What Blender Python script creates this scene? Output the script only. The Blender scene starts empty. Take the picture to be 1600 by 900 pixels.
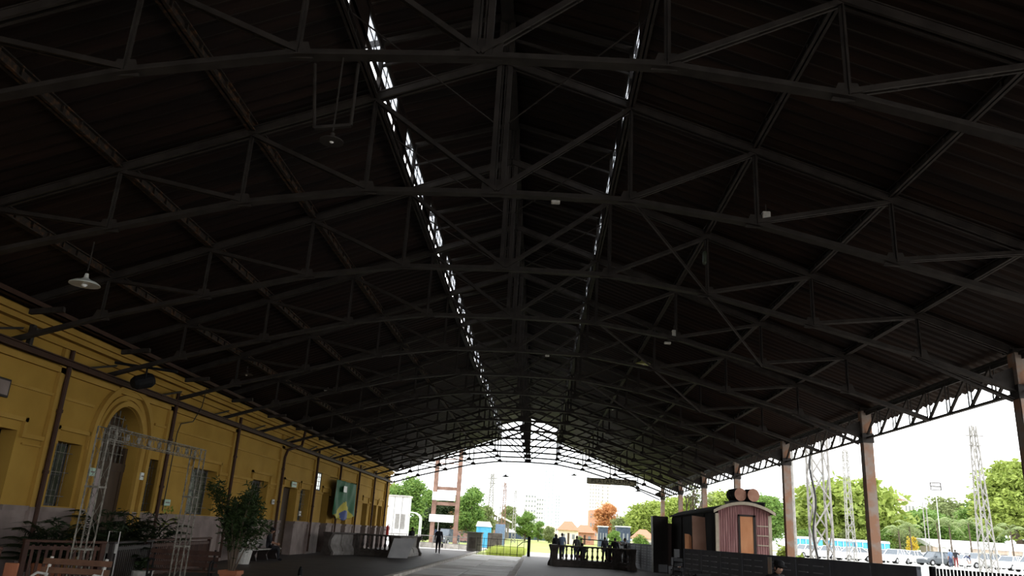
import bpy, bmesh, math, random
from mathutils import Vector, Matrix
random.seed(7)
C = bpy.context.scene.collection
PI = math.pi
# ---------------------------------------------------------------- camera
EYE = Vector((0, 0, 1.65)); FPX = 1225.0
_dy = Vector((38, 386, FPX)).normalized()
_h = Vector((math.cos(.060), math.sin(.060), 0)); _dx = (_h - _h.dot(_dy) * _dy).normalized()
_dz = _dx.cross(_dy)
if _dz.y > 0: _dz = -_dz
# rows: camera right / down / forward in world coordinates
RR = Vector((_dx[0], _dy[0], _dz[0])); RD = Vector((_dx[1], _dy[1], _dz[1])); RF = Vector((_dx[2], _dy[2], _dz[2]))
cam = bpy.data.cameras.new('camera'); camo = bpy.data.objects.new('camera', cam); C.objects.link(camo)
cam.sensor_width = 36; cam.lens = FPX * 36 / 1600; cam.clip_end = 3000; cam.clip_start = .05
camo.matrix_world = Matrix(((RR.x, -RD.x, -RF.x, EYE.x), (RR.y, -RD.y, -RF.y, EYE.y), (RR.z, -RD.z, -RF.z, EYE.z), (0, 0, 0, 1)))
bpy.context.scene.camera = camo
def ray(px, py): return RR * (px - 800) + RD * (py - 450) + RF * FPX
def atY(px, py, Y): d = ray(px, py); return EYE + d * (Y / d.y)
def atX(px, py, X): d = ray(px, py); return EYE + d * (X / d.x)
def atZ(px, py, Z): d = ray(px, py); return EYE + d * ((Z - EYE.z) / d.z)
# ---------------------------------------------------------------- world + exposure
W = bpy.data.worlds.new('overcast_sky'); bpy.context.scene.world = W; W.use_nodes = True
nt = W.node_tree; bg = nt.nodes['Background']
tc = nt.nodes.new('ShaderNodeTexCoord'); mp = nt.nodes.new('ShaderNodeMapping'); mp.inputs['Scale'].default_value = (1, 1, 2.5)
nz = nt.nodes.new('ShaderNodeTexNoise'); nz.inputs['Scale'].default_value = 2.2; nz.inputs['Detail'].default_value = 5
rp = nt.nodes.new('ShaderNodeValToRGB'); rp.color_ramp.elements[0].color = (.90, .95, 1, 1); rp.color_ramp.elements[1].color = (1, 1, 1, 1)
rp.color_ramp.elements[0].position = .35; rp.color_ramp.elements[1].position = .6
nt.links.new(tc.outputs['Generated'], mp.inputs[0]); nt.links.new(mp.outputs[0], nz.inputs[0]); nt.links.new(nz.outputs[0], rp.inputs[0]); nt.links.new(rp.outputs[0], bg.inputs[0])
bg.inputs[1].default_value = 3.5
vs = bpy.context.scene.view_settings
vs.view_transform = 'Standard'; vs.look = 'None'; vs.gamma = 1; vs.exposure = 0.0; vs.use_curve_mapping = False
bpy.context.scene.cycles.max_bounces = 8
bpy.context.scene.cycles.sample_clamp_indirect = 6
# ---------------------------------------------------------------- materials
def mat(name, c, rough=.7, c2=None, scale=8, metal=0, stretch=None, bump=0, bscale=None, lo=.35, hi=.65, spec=.3):
    m = bpy.data.materials.new(name); m.use_nodes = True; t = m.node_tree; b = t.nodes['Principled BSDF']
    b.inputs['Roughness'].default_value = rough; b.inputs['Metallic'].default_value = metal
    b.inputs['Specular IOR Level'].default_value = spec
    if c2 is None: c2 = tuple(min(1, v * 1.25) for v in c)
    g = t.nodes.new('ShaderNodeTexCoord'); mp = t.nodes.new('ShaderNodeMapping'); mp.inputs['Scale'].default_value = stretch or (1, 1, 1)
    n = t.nodes.new('ShaderNodeTexNoise'); n.inputs['Scale'].default_value = scale; n.inputs['Detail'].default_value = 6
    r = t.nodes.new('ShaderNodeValToRGB'); r.color_ramp.elements[0].position = lo; r.color_ramp.elements[1].position = hi
    r.color_ramp.elements[0].color = (*c, 1); r.color_ramp.elements[1].color = (*c2, 1)
    t.links.new(g.outputs['Object'], mp.inputs[0]); t.links.new(mp.outputs[0], n.inputs[0]); t.links.new(n.outputs[0], r.inputs[0]); t.links.new(r.outputs[0], b.inputs['Base Color'])
    if bump:
        bn = t.nodes.new('ShaderNodeBump'); bn.inputs['Strength'].default_value = bump; bn.inputs['Distance'].default_value = .02
        t.links.new(n.outputs[0], bn.inputs['Height']); t.links.new(bn.outputs[0], b.inputs['Normal'])
    return m
def leafmat(name, c, c2, tr=.25):
    m = mat(name, c, .6, c2, 3.0, spec=.2); t = m.node_tree; b = t.nodes['Principled BSDF']
    tl = t.nodes.new('ShaderNodeBsdfTranslucent'); mx = t.nodes.new('ShaderNodeMixShader'); mx.inputs[0].default_value = tr
    t.links.new(b.inputs['Base Color'].links[0].from_socket, tl.inputs[0]); t.links.new(b.outputs[0], mx.inputs[1]); t.links.new(tl.outputs[0], mx.inputs[2])
    t.links.new(mx.outputs[0], t.nodes['Material Output'].inputs[0]); return m
def glassmat(name, c, tr):
    m = mat(name, c, .15, None, 3, spec=.5); t = m.node_tree; b = t.nodes['Principled BSDF']
    tp = t.nodes.new('ShaderNodeBsdfTransparent'); tp.inputs[0].default_value = (.95, .97, 1, 1); mx = t.nodes.new('ShaderNodeMixShader'); mx.inputs[0].default_value = tr
    t.links.new(b.outputs[0], mx.inputs[1]); t.links.new(tp.outputs[0], mx.inputs[2]); t.links.new(mx.outputs[0], t.nodes['Material Output'].inputs[0]); return m
M = dict(
    asphalt=mat('dark_asphalt', (.028, .022, .020), .62, (.048, .039, .035), 1.2, bump=.15, spec=.45),
    kerb=mat('kerb_stone', (.38, .35, .31), .8, (.62, .58, .53), 2.5),
    bed=mat('pale_concrete_bed', (.34, .29, .24), .6, (.62, .60, .56), .45),
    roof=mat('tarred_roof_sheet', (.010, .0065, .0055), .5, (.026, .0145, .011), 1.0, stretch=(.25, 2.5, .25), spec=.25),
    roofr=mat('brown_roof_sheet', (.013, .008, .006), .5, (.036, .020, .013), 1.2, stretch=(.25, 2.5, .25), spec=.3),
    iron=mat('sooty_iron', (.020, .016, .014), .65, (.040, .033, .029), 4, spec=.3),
    rust=mat('flaking_rust_iron', (.024, .018, .014), .75, (.13, .060, .026), 9, lo=.5, hi=.72, bump=.3),
    col=mat('rusted_column_paint', (.33, .27, .23), .7, (.34, .18, .11), 2.2, lo=.42, hi=.55),
    ochre=mat('ochre_plaster', (.35, .205, .040), .85, (.43, .26, .055), .8, spec=.1),
    ochre2=mat('ochre_moulding', (.38, .225, .048), .85, (.44, .27, .065), 1.5, spec=.1),
    dado=mat('pinkish_dado_plaster', (.19, .145, .13), .85, (.30, .24, .215), 1.3),
    brown=mat('brown_painted_pipe', (.045, .020, .012), .7, None, 6),
    doorw=mat('dark_door_wood', (.055, .035, .022), .6, None, 5, stretch=(1, 1, .2)),
    doorp=mat('pale_door_panel', (.34, .28, .27), .6, None, 2),
    glassd=mat('dusty_window_glass', (.04, .05, .035), .25, (.09, .11, .08), 1.5, spec=.4),
    glassl=mat('bright_frosted_glass', (.55, .58, .55), .3, None, 3),
    clere=glassmat('dusty_clerestory_glass', (.5, .5, .52), .55),
    white=mat('white_paint', (.75, .75, .73), .5, None, 3),
    offw=mat('chalky_white_metal', (.50, .49, .46), .6, (.62, .60, .56), 12),
    arch=mat('weathered_white_lattice', (.10, .092, .075), .7, (.28, .26, .22), 14),
    wood=mat('reddish_fence_wood', (.042, .018, .012), .7, (.075, .034, .022), 6, stretch=(1, 1, .3)),
    bench=mat('worn_bench_slat', (.11, .052, .03), .6, (.17, .085, .05), 7),
    dwood=mat('near_black_wood', (.022, .016, .014), .6, None, 6),
    black=mat('matte_black', (.010, .010, .011), .7, None, 5, spec=.15),
    stone=mat('dark_cast_stone', (.055, .045, .04), .8, (.10, .085, .075), 3),
    stonel=mat('pale_cast_stone', (.25, .23, .21), .8, (.38, .35, .33), 3),
    terra=mat('terracotta', (.30, .11, .055), .8, None, 5),
    leafd=leafmat('dark_glossy_leaf', (.020, .035, .012), (.045, .070, .022)),
    leafp=leafmat('palm_leaf_dark', (.014, .024, .010), (.028, .045, .016)),
    leafl=leafmat('bright_lime_leaf', (.19, .27, .05), (.40, .47, .11)),
    leafm=leafmat('mid_green_leaf', (.10, .20, .045), (.24, .36, .08)),
    leafo=leafmat('olive_leaf', (.15, .20, .07), (.30, .34, .14)),
    leafr=leafmat('russet_leaf', (.48, .20, .07), (.66, .36, .16)),
    palm=leafmat('palm_frond_green', (.20, .28, .10), (.38, .44, .20)),
    trunk=mat('bark', (.10, .075, .055), .9, None, 8),
    grass=mat('sunny_grass', (.22, .27, .06), .9, (.38, .42, .14), .35, bump=.3),
    dirt=mat('dry_dirt', (.24, .20, .16), .9, (.34, .29, .24), .5), slab=mat('worn_pale_slab', (.60, .58, .54), .6, (.80, .78, .74), .6, spec=.5),
    pave=mat('pale_paving', (.40, .38, .36), .9, (.55, .53, .50), .4),
    lot=mat('bleached_gravel_lot', (.42, .41, .38), .9, (.55, .54, .50), .3),
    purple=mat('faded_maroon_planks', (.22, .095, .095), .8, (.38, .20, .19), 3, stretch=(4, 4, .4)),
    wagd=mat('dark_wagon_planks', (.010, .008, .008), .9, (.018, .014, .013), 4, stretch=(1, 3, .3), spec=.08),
    cream=mat('cream_trim', (.42, .36, .27), .7, (.5, .44, .34), 5),
    orange=mat('orange_plywood', (.55, .23, .10), .7, (.66, .31, .15), 3, stretch=(1, 1, .4)),
    cardb=mat('brown_board', (.36, .19, .13), .8, (.44, .25, .18), 2),
    oxide=mat('rust_oxide_drum', (.28, .13, .085), .7, (.36, .19, .13), 4),
    barrier=mat('slate_grey_barrier', (.125, .13, .148), .75, (.16, .166, .185), 3, spec=.15),
    barrierl=mat('barrier_louvre_edge', (.32, .33, .36), .6, None, 3, spec=.2),
    flagg=mat('flag_green', (.018, .105, .045), .7, None, 3), flagy=mat('flag_yellow', (.42, .36, .03), .7, None, 3),
    flagb=mat('flag_blue', (.035, .06, .20), .7, None, 3),
    red=mat('extinguisher_red', (.45, .02, .015), .3, None, 3),
    signg=mat('exit_sign_green', (.35, .50, .40), .5, None, 3),
    board=mat('olive_sign_board', (.42, .41, .28), .85, (.50, .48, .34), 4, spec=.1),
    enamel=mat('white_enamel', (.55, .57, .55), .35, None, 4),
    yglow=mat('yellowed_enamel', (.42, .42, .16), .4, None, 4),
    rsteel=mat('brown_rusty_steel', (.17, .095, .07), .7, (.28, .17, .13), 1.5),
    tower=mat('galvanised_lattice', (.24, .23, .21), .6, (.36, .345, .32), 5),
    brick=mat('brick_red', (.42, .19, .13), .85, (.55, .30, .22), 2),
    tile=mat('orange_roof_tile', (.42, .17, .10), .8, None, 4),
    concrete=mat('grey_concrete', (.13, .12, .11), .9, (.20, .185, .17), 2),
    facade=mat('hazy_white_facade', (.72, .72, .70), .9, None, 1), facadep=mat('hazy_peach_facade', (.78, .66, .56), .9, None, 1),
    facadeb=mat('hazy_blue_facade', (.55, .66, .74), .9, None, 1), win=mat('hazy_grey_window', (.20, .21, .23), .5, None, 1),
    toiletb=mat('portable_cabin_blue', (.06, .33, .55), .5, (.10, .42, .62), 2), darkblue=mat('navy_cladding', (.035, .05, .085), .6, (.06, .08, .12), 2),
    tyre=mat('tyre_rubber', (.02, .02, .02), .8), hub=mat('wheel_alloy', (.45, .45, .46), .4, metal=.6), cglass=mat('tinted_car_glass', (.10, .12, .14), .1, spec=.6),
    cwhite=mat('white_car_paint', (.75, .75, .75), .3, spec=.5), csilver=mat('silver_car_paint', (.50, .51, .50), .3, spec=.5), cgrey=mat('dark_grey_car_paint', (.08, .09, .10), .3, spec=.5),
    cred=mat('red_lamp', (.4, .03, .02), .3), skin=mat('skin', (.30, .16, .10), .6), skinl=mat('light_skin', (.42, .24, .17), .6),
    dcloth=mat('dark_cloth', (.02, .02, .024), .9), gcloth=mat('grey_cloth', (.10, .10, .10), .9), bcloth=mat('blue_grey_cloth', (.14, .19, .28), .9), ncloth=mat('denim', (.04, .05, .09), .9), redcloth=mat('maroon_cloth', (.16, .03, .03), .9),
    hair=mat('dark_hair', (.012, .009, .008), .7), mullion=mat('slim_dark_mullion', (.05, .05, .05), .6), banner=mat('banner_vinyl', (.42, .42, .43), .6, (.5, .5, .5), 2), poster=mat('faded_notice', (.55, .55, .45), .8, (.65, .48, .36), 5),
    mesh=mat('wire_blue', (.16, .22, .36), .6), yellow=mat('blossom_yellow', (.60, .45, .05), .7), hose=mat('cable_black', (.02, .02, .02), .6))
_m = mat('daylight_glow_pane', (.8, .8, .8), .5); _b = _m.node_tree.nodes['Principled BSDF']; _b.inputs['Emission Color'].default_value = (.95, 1, .96, 1); _b.inputs['Emission Strength'].default_value = .9; M['glowpane'] = _m  # added emission stands in for daylight in the high wall window
M['tall'] = leafmat('yellow_green_blades', (.42, .50, .08), (.62, .66, .22), .5)
# ---------------------------------------------------------------- mesh helpers
class MB:
    def __init__(s): s.v = []; s.f = []; s.mi = []
    def add(s, vs, fs, mi=0):
        o = len(s.v); s.v += [tuple(v) for v in vs]; s.f += [tuple(i + o for i in f) for f in fs]; s.mi += [mi] * len(fs); return s
    def box(s, c, d, rz=0, mi=0, bev=0, taper=1.0):
        x, y, z = d[0] / 2, d[1] / 2, d[2] / 2; cs, sn = math.cos(rz), math.sin(rz); vs = []
        if bev and min(x, y, z) > bev:
            b = bev; ring = [(x - b, -y), (x, -y + b), (x, y - b), (x - b, y), (-x + b, y), (-x, y - b), (-x, -y + b), (-x + b, -y)]
            for k, (zz, ins) in enumerate(((-z, b), (-z + b, 0), (z - b, 0), (z, b))):
                for (a, q) in ring:
                    a *= (x - ins) / x; q *= (y - ins) / y
                    vs.append((c[0] + a * cs - q * sn, c[1] + a * sn + q * cs, c[2] + zz))
            fs = [tuple(range(7, -1, -1)), tuple(range(24, 32))]
            for k in range(3):
                for i in range(8): j = (i + 1) % 8; fs.append((k * 8 + i, k * 8 + j, k * 8 + 8 + j, k * 8 + 8 + i))
            return s.add(vs, fs, mi)
        for zz in (-z, z):
            t = taper if zz > 0 else 1
            for a, q in ((-x, -y), (x, -y), (x, y), (-x, y)): a *= t; q *= t; vs.append((c[0] + a * cs - q * sn, c[1] + a * sn + q * cs, c[2] + zz))
        return s.add(vs, [(3, 2, 1, 0), (4, 5, 6, 7), (0, 1, 5, 4), (1, 2, 6, 5), (2, 3, 7, 6), (3, 0, 4, 7)], mi)
    def bx(s, x0, x1, y0, y1, z0, z1, mi=0): return s.box(((x0 + x1) / 2, (y0 + y1) / 2, (z0 + z1) / 2), (abs(x1 - x0), abs(y1 - y0), abs(z1 - z0)), 0, mi)
    def bar(s, p, q, w, h, up=(0, 0, 1), mi=0):
        p = Vector(p); q = Vector(q); d = (q - p).normalized(); u = Vector(up)
        if abs(d.dot(u)) > .98: u = Vector((0, 1, 0)) if abs(d.y) < .9 else Vector((1, 0, 0))
        a = d.cross(u).normalized() * (w / 2); b = a.cross(d).normalized() * (h / 2); vs = []
        for e in (p, q):
            for (i, j) in ((-1, -1), (1, -1), (1, 1), (-1, 1)): vs.append(e + a * i + b * j)
        return s.add(vs, [(3, 2, 1, 0), (4, 5, 6, 7), (0, 1, 5, 4), (1, 2, 6, 5), (2, 3, 7, 6), (3, 0, 4, 7)], mi)
    def angle(s, p, q, w, th=.012, up=(0, 0, 1), mi=0, gap=0):   # two flanges back to back
        p = Vector(p); q = Vector(q); d = (q - p).normalized(); u = Vector(up)
        if abs(d.dot(u)) > .98: u = Vector((0, 1, 0))
        a = d.cross(u).normalized(); b = a.cross(d).normalized()
        s.bar(p, q, w, th, up, mi); o = b * (-w * .35); s.bar(p + o, q + o, th, w * .7, up, mi); return s
    def tube(s, pts, r, n=6, mi=0, cap=True):
        pts = [Vector(p) for p in pts]; rs = r if isinstance(r, (list, tuple)) else [r] * len(pts); vs = []; m = len(pts); ref = None
        for i, p in enumerate(pts):
            d = (pts[min(i + 1, m - 1)] - pts[max(i - 1, 0)]).normalized()
            if ref is None: ref = Vector((0, 0, 1)) if abs(d.z) < .9 else Vector((1, 0, 0))
            a = d.cross(ref).normalized(); b = a.cross(d).normalized(); ref = b
            for k in range(n): t = 2 * PI * k / n; vs.append(p + (a * math.cos(t) + b * math.sin(t)) * rs[i])
        fs = [(i * n + k, i * n + (k + 1) % n, (i + 1) * n + (k + 1) % n, (i + 1) * n + k) for i in range(m - 1) for k in range(n)]
        if cap: fs += [tuple(range(n - 1, -1, -1)), tuple(range((m - 1) * n, m * n))]
        return s.add(vs, fs, mi)
    def lathe(s, c, prof, n=16, mi=0, sq=False):
        vs = []; 
        for (r, z) in prof:
            for k in range(n): t = 2 * PI * (k + .5) / n; vs.append((c[0] + r * math.cos(t), c[1] + r * math.sin(t), c[2] + z))
        m = len(prof); fs = [(i * n + k, i * n + (k + 1) % n, (i + 1) * n + (k + 1) % n, (i + 1) * n + k) for i in range(m - 1) for k in range(n)]
        fs += [tuple(range(n - 1, -1, -1)), tuple(range((m - 1) * n, m * n))]; return s.add(vs, fs, mi)
    def prism(s, poly, off, mi=0):                               # poly of 3-D points, extruded by off
        o = Vector(off); P_ = [Vector(p) for p in poly]; n = len(P_); vs = P_ + [p + o for p in P_]
        return s.add(vs, [tuple(range(n - 1, -1, -1)), tuple(range(n, 2 * n))] + [(i, (i + 1) % n, n + (i + 1) % n, n + i) for i in range(n)], mi)
    def ell(s, c, r, n=10, m=7, mi=0):
        prof = []; vs = []
        for i in range(m + 1):
            a = -PI / 2 + PI * i / m; rr = max(.02, math.cos(a))
            for k in range(n): t = 2 * PI * k / n; vs.append((c[0] + r[0] * rr * math.cos(t), c[1] + r[1] * rr * math.sin(t), c[2] + r[2] * math.sin(a)))
        fs = [(i * n + k, i * n + (k + 1) % n, (i + 1) * n + (k + 1) % n, (i + 1) * n + k) for i in range(m) for k in range(n)]
        fs += [tuple(range(n - 1, -1, -1)), tuple(range(m * n, (m + 1) * n))]; return s.add(vs, fs, mi)
    def build(s, name, m, parent=None, smooth=False, loc=None):
        me = bpy.data.meshes.new(name); me.from_pydata(s.v, [], s.f); ms = m if isinstance(m, (list, tuple)) else [m]
        for k in ms: me.materials.append(M[k] if isinstance(k, str) else k)
        me.polygons.foreach_set('material_index', s.mi); me.validate(); me.update()
        if smooth: me.polygons.foreach_set('use_smooth', [True] * len(me.polygons))
        o = bpy.data.objects.new(name, me); C.objects.link(o)
        if parent: o.parent = parent
        if loc: o.location = loc
        return o
def tag(o, label=None, cat=None, group=None, kind=None):
    if label: o['label'] = label
    if cat: o['category'] = cat
    if group: o['group'] = group
    if kind: o['kind'] = kind
    return o
def empty(name, loc, rz=0, label=None, cat=None, group=None):
    o = bpy.data.objects.new(name, None); C.objects.link(o); o.location = loc; o.rotation_euler = (0, 0, rz); o.empty_display_size = .1
    return tag(o, label, cat, group)
def kids(o): return [c for c in C.objects if c.parent == o]
KID = {}
def copy_tree(o, loc=None, rz=None, label=None, parent=None, depth=0):
    c = o.copy(); C.objects.link(c); c.parent = parent
    if loc is not None: c.location = loc
    if rz is not None: c.rotation_euler = (0, 0, rz)
    if label: c['label'] = label
    if o.name not in KID or depth == 0: KID[o.name] = [k.name for k in bpy.data.objects if k.parent == o]
    for n in KID[o.name]: copy_tree(bpy.data.objects[n], parent=c, depth=depth + 1)
    return c
def struct(mb, name, m, smooth=False, parent=None):
    o = mb.build(name, m, parent, smooth)
    if not parent: o['kind'] = 'structure'
    return o
ORD = ['first', 'second', 'third', 'fourth', 'fifth', 'sixth', 'seventh', 'eighth', 'ninth', 'tenth', 'eleventh', 'twelfth', 'thirteenth', 'fourteenth', 'fifteenth', 'sixteenth', 'seventeenth', 'eighteenth', 'nineteenth', 'twentieth']

# ================================================================ SHED DIMENSIONS
XC = -1.0; S = 4.24; Y0 = 8.76; NT = 15; YE = Y0 + S * (NT - 1); XL = -12.3; XR = 10.4; YB = -20
def ztop(u): return 10.28 - .367 * abs(u)
UN = [0, 2.4, 4.65, 7.0, 9.3, 11.35]
ZB = [7.47, 7.42, 7.07, 6.46, 5.84, 5.18]
# ---------------------------------------------------------------- floor
struct(MB().bx(-12.8, -5.15, YB, 71, -.5, 0), 'floor', 'asphalt')
struct(MB().bx(-.80, 12.2, YB, 66, -.5, 0), 'floor_platform', 'asphalt')
mb = MB(); y = 1.0
while y < 71: mb.box((-5.05, y + .55, -.10), (.24, 1.06, .24), bev=.02); y += 1.12
struct(mb, 'trim_kerb_left', 'kerb')
mb = MB(); y = 1.0
while y < 66: mb.box((-.90, y + .55, -.08), (.26, 1.06, .20), bev=.02); y += 1.12
struct(mb, 'trim_kerb_right', 'kerb')
struct(MB().bx(-4.93, -1.03, YB, 66.4, -.5, -.10), 'floor_trackbed', 'bed')
mb = MB()                                                       # large slabs set in the bed
for i in range(29):
    for j in range(2):
        if (i * 7 + j * 3) % 5 in (0, 1, 3): mb.box((-4.05 + j * 1.95, 8 + i * 2.0, -.10), (1.86, 1.9, .03), bev=.01)
struct(mb, 'trim_track_slabs', 'slab')
# ---------------------------------------------------------------- ground outside
def gz(x, y):
    t = max(0, min(1, (x - 13) / 17.0)); return -.14 + 1.04 * t * t * (3 - 2 * t)
def terrain(name, m, x0, x1, nx, y0, y1, ny, dz=0):
    vs = []; fs = []
    for j in range(ny + 1):
        for i in range(nx + 1):
            x = x0 + (x1 - x0) * i / nx; y = y0 + (y1 - y0) * j / ny; vs.append((x, y, gz(x, y) + dz))
    for j in range(ny):
        for i in range(nx): a = j * (nx + 1) + i; fs.append((a, a + 1, a + nx + 2, a + nx + 1))
    return struct(MB().add(vs, fs), name, m)
terrain('ground_grass', 'grass', -400, 600, 500, -60, 1600, 40)
terrain('ground_parking_lot', 'lot', 22, 190, 70, -40, 290, 20, .03)
terrain('ground_bounce_strip', 'dirt', 12.25, 22.05, 12, -60, 64, 10, .03)  # brown ground added over the grass to cut green bounce onto the roof
struct(MB().bx(-60, 12.25, -120, YB, -.3, -.05), 'ground_rear_bounce', 'dirt')  # unseen ground behind the camera, added brown to keep bounce light from greening
struct(MB().bx(-60, -12.8, YB, 71, -.3, -.05), 'ground_side_yard', 'dirt')
struct(MB().bx(-60, -5.2, 71.0, 104, -.3, -.02), 'ground_forecourt', 'pave')
struct(MB().bx(-.8, 4.0, 66.0, 84, -.3, -.03), 'ground_platform_end', 'pave')

# ================================================================ ROOF
def corrugated(name, m, u0, z0, u1, z1, ya, yb, pitch=.32, amp=.035):
    n = int((yb - ya) / pitch * 4); vs = []; fs = []
    for i in range(n + 1):
        y = ya + (yb - ya) * i / n; w = amp * math.sin(PI * i / 2 + .4)
        for (u, z) in ((u0, z0), ((u0 + u1) / 2, (z0 + z1) / 2), (u1, z1)): vs.append((XC + u, y, z + w))
    for i in range(n):
        for k in range(2): a = i * 3 + k; fs.append((a, a + 1, a + 4, a + 3))
    o = struct(MB().add(vs, fs), name, m); sd = o.modifiers.new('Solidify', 'SOLIDIFY'); sd.thickness = .02; return o
SH = .17
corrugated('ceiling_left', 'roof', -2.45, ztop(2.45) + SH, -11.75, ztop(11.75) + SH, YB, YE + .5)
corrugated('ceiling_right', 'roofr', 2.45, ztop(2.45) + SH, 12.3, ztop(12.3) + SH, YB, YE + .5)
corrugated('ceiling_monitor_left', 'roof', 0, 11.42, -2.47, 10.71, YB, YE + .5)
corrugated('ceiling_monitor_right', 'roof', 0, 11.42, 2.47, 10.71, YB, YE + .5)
# monitor side walls with a window and slots in every bay
WIN = [11.85 + S * j for j in range(-1, 13)]
for sgn, side in ((-1, 'left'), (1, 'right')):
    x = XC + sgn * 2.42; mb = MB()
    mb.bx(x - .009, x + .009, YB, YE + .3, ztop(2.4) + .0, 9.64)
    mb.bx(x - .009, x + .009, YB, YE + .3, 9.80, 9.93); mb.bx(x - .009, x + .009, YB, YE + .3, 10.46, 10.64)
    ends = [YB] + [v for w in WIN for v in (w, w + 3.05)] + [YE + .3]
    for a, b in zip(ends[::2], ends[1::2]):
        if b - a > .02: mb.bx(x - .009, x + .009, a, b, 9.60, 10.50)
    for w in WIN:
        for q in (.32, 1.45, 2.1, 2.75): mb.bx(x - .009, x + .009, w + q, w + q + .12, 9.62, 9.82)
    struct(mb, 'wall_monitor_' + side, 'roof')
wn = 0
for sgn in (-1, 1):
    x = XC + sgn * 2.42
    for w in WIN:
        if w < 5: continue
        wn += 1
        f = MB(); f.bx(x - .014, x + .014, w, w + .03, 9.92, 10.47); f.bx(x - .014, x + .014, w + 3.02, w + 3.05, 9.92, 10.47)
        f.bx(x - .014, x + .014, w, w + 3.05, 9.92, 9.96); f.bx(x - .014, x + .014, w, w + 3.05, 10.43, 10.47)
        for k in range(1, 5): f.bx(x - .008, x + .008, w + k * .61 - .012, w + k * .61 + .012, 9.95, 10.44)
        f.bx(x - .008, x + .008, w, w + 3.05, 10.19, 10.205)
        fo = struct(f, 'window_%d' % wn, 'mullion'); MB().bx(x - .002, x + .002, w + .03, w + 3.02, 9.95, 10.44).build('pane', 'clere', fo)
# purlins
def purlin(u, z, w, h, label, m='iron'):
    b = MB(); x = XC + u; ya, yb = YB, YE + .35
    b.bx(x - w / 2, x + w / 2, ya, yb, z - h / 2, z - h / 2 + .025); b.bx(x - w / 2, x + w / 2, ya, yb, z + h / 2 - .025, z + h / 2)
    b.bx(x - .012, x + .012, ya, yb, z - h / 2, z + h / 2)
    y = 2.0
    while y < yb: b.box((x, y, z), (w * .8, .03, h - .04)); y += .53
    return tag(b.build('purlin', m), label, 'roof beam', 'lengthwise iron roof beams')
names = {4.65: 'nearest the roof lights', 7.0: 'halfway down the slope', 9.3: 'nearest the eave'}
for u in (4.65, 7.0, 9.3):
    purlin(-u, ztop(u) + .06, .15, .20, 'rust flecked lengthwise beam under the left roof slope, ' + names[u], 'rust')
    purlin(u, ztop(u) + .06, .12, .16, 'dull brown lengthwise beam under the right roof slope, ' + names[u], 'iron')
purlin(-2.4, ztop(2.4) + .0, .12, .18, 'lengthwise sill beam below the left row of roof lights')
purlin(2.4, ztop(2.4) + .0, .12, .18, 'lengthwise sill beam below the right row of roof lights')
purlin(-11.15, ztop(11.15) - .02, .12, .18, 'brown lengthwise beam at the foot of the left roof slope', 'rust')
b = MB(); b.bx(XC - .05, XC + .05, YB, YE + .35, 11.12, 11.36); b.bx(XC - .12, XC + .12, YB, YE + .35, 11.10, 11.13)
tag(b.build('ridge_beam', 'iron'), 'dark beam running along the very top of the roof', 'roof beam', 'lengthwise iron roof beams')
# trusses
def make_truss():
    r = empty('roof_truss', (XC, Y0, 0))
    tc_ = MB(); 
    for s in (-1, 1):
        for dy in (-.055, .055): tc_.bar((0, dy, ztop(0) - .04), (s * 11.2, dy, ztop(11.2) - .04), .045, .14)
        tc_.bar((0, 0, ztop(0) + .03), (s * 11.2, 0, ztop(11.2) + .03), .19, .02)
    tc_.build('top_chord', 'iron', r)
    bc = MB(); us = [-u for u in UN[:0:-1]] + UN; zs = ZB[:0:-1] + ZB; pts = []
    for i in range(len(us) - 1):
        u0, z0, u1, z1 = us[i], zs[i], us[i + 1], zs[i + 1]
        bc.bar((u0, 0, z0), (u1, 0, z1), .17, .02); bc.bar((u0, -.02, z0 + .05), (u1, -.02, z1 + .05), .025, .10); bc.bar((u0, .03, z0 + .05), (u1, .03, z1 + .05), .025, .10)
    bc.build('bottom_chord', 'iron', r)
    k = MB()
    for dx in (-.10, .10): k.bx(dx - .045, dx + .045, -.05, .05, ZB[0], 11.15)
    for dx in (-.03, .03): k.bx(dx - .012, dx + .012, -.02, .02, ZB[0], 11.1)
    k.bx(-.28, .28, -.02, .02, ZB[0] - .02, ZB[0] + .30); k.build('king_post', 'iron', r)
    for s in (-1, 1):
        for i in range(1, 5):
            h = MB(); h.angle((s * UN[i], 0, ZB[i]), (s * UN[i], 0, ztop(UN[i]) - .05), .085, .015, up=(0, 1, 0)); h.build('hanger', 'iron', r)
            g = MB(); g.prism([(s * UN[i] - .22, -.012, ZB[i] - .03), (s * UN[i] + .22, -.012, ZB[i] - .03), (s * UN[i] + .12, -.012, ZB[i] + .22), (s * UN[i] - .12, -.012, ZB[i] + .22)], (0, .024, 0)); g.build('gusset_plate', 'iron', r)
        for i in range(0, 4):
            d = MB(); a = Vector((s * UN[i], 0, ZB[i] + .08)); e = Vector((s * UN[i + 1], 0, ztop(UN[i + 1]) - .08))
            for dy in (-.045, .045): d.bar(a + Vector((0, dy, 0)), e + Vector((0, dy, 0)), .035, .075)
            for q in range(1, 4): p = a.lerp(e, q / 4); d.box(p, (.09, .1, .05))
            d.build('brace', 'iron', r)
        m_ = MB(); m_.bar((s * 2.4, 0, ztop(2.4)), (s * 2.4, 0, 10.62), .08, .08); m_.build('monitor_post', 'iron', r)
        m_ = MB(); m_.bar((0, 0, 11.28), (s * 2.95, 0, 10.44), .07, .10); m_.bar((s * 2.4, 0, 10.05), (s * .1, 0, 10.75), .04, .05); m_.build('monitor_rafter', 'iron', r)
    return r
T0 = make_truss(); trusses = []
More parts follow.
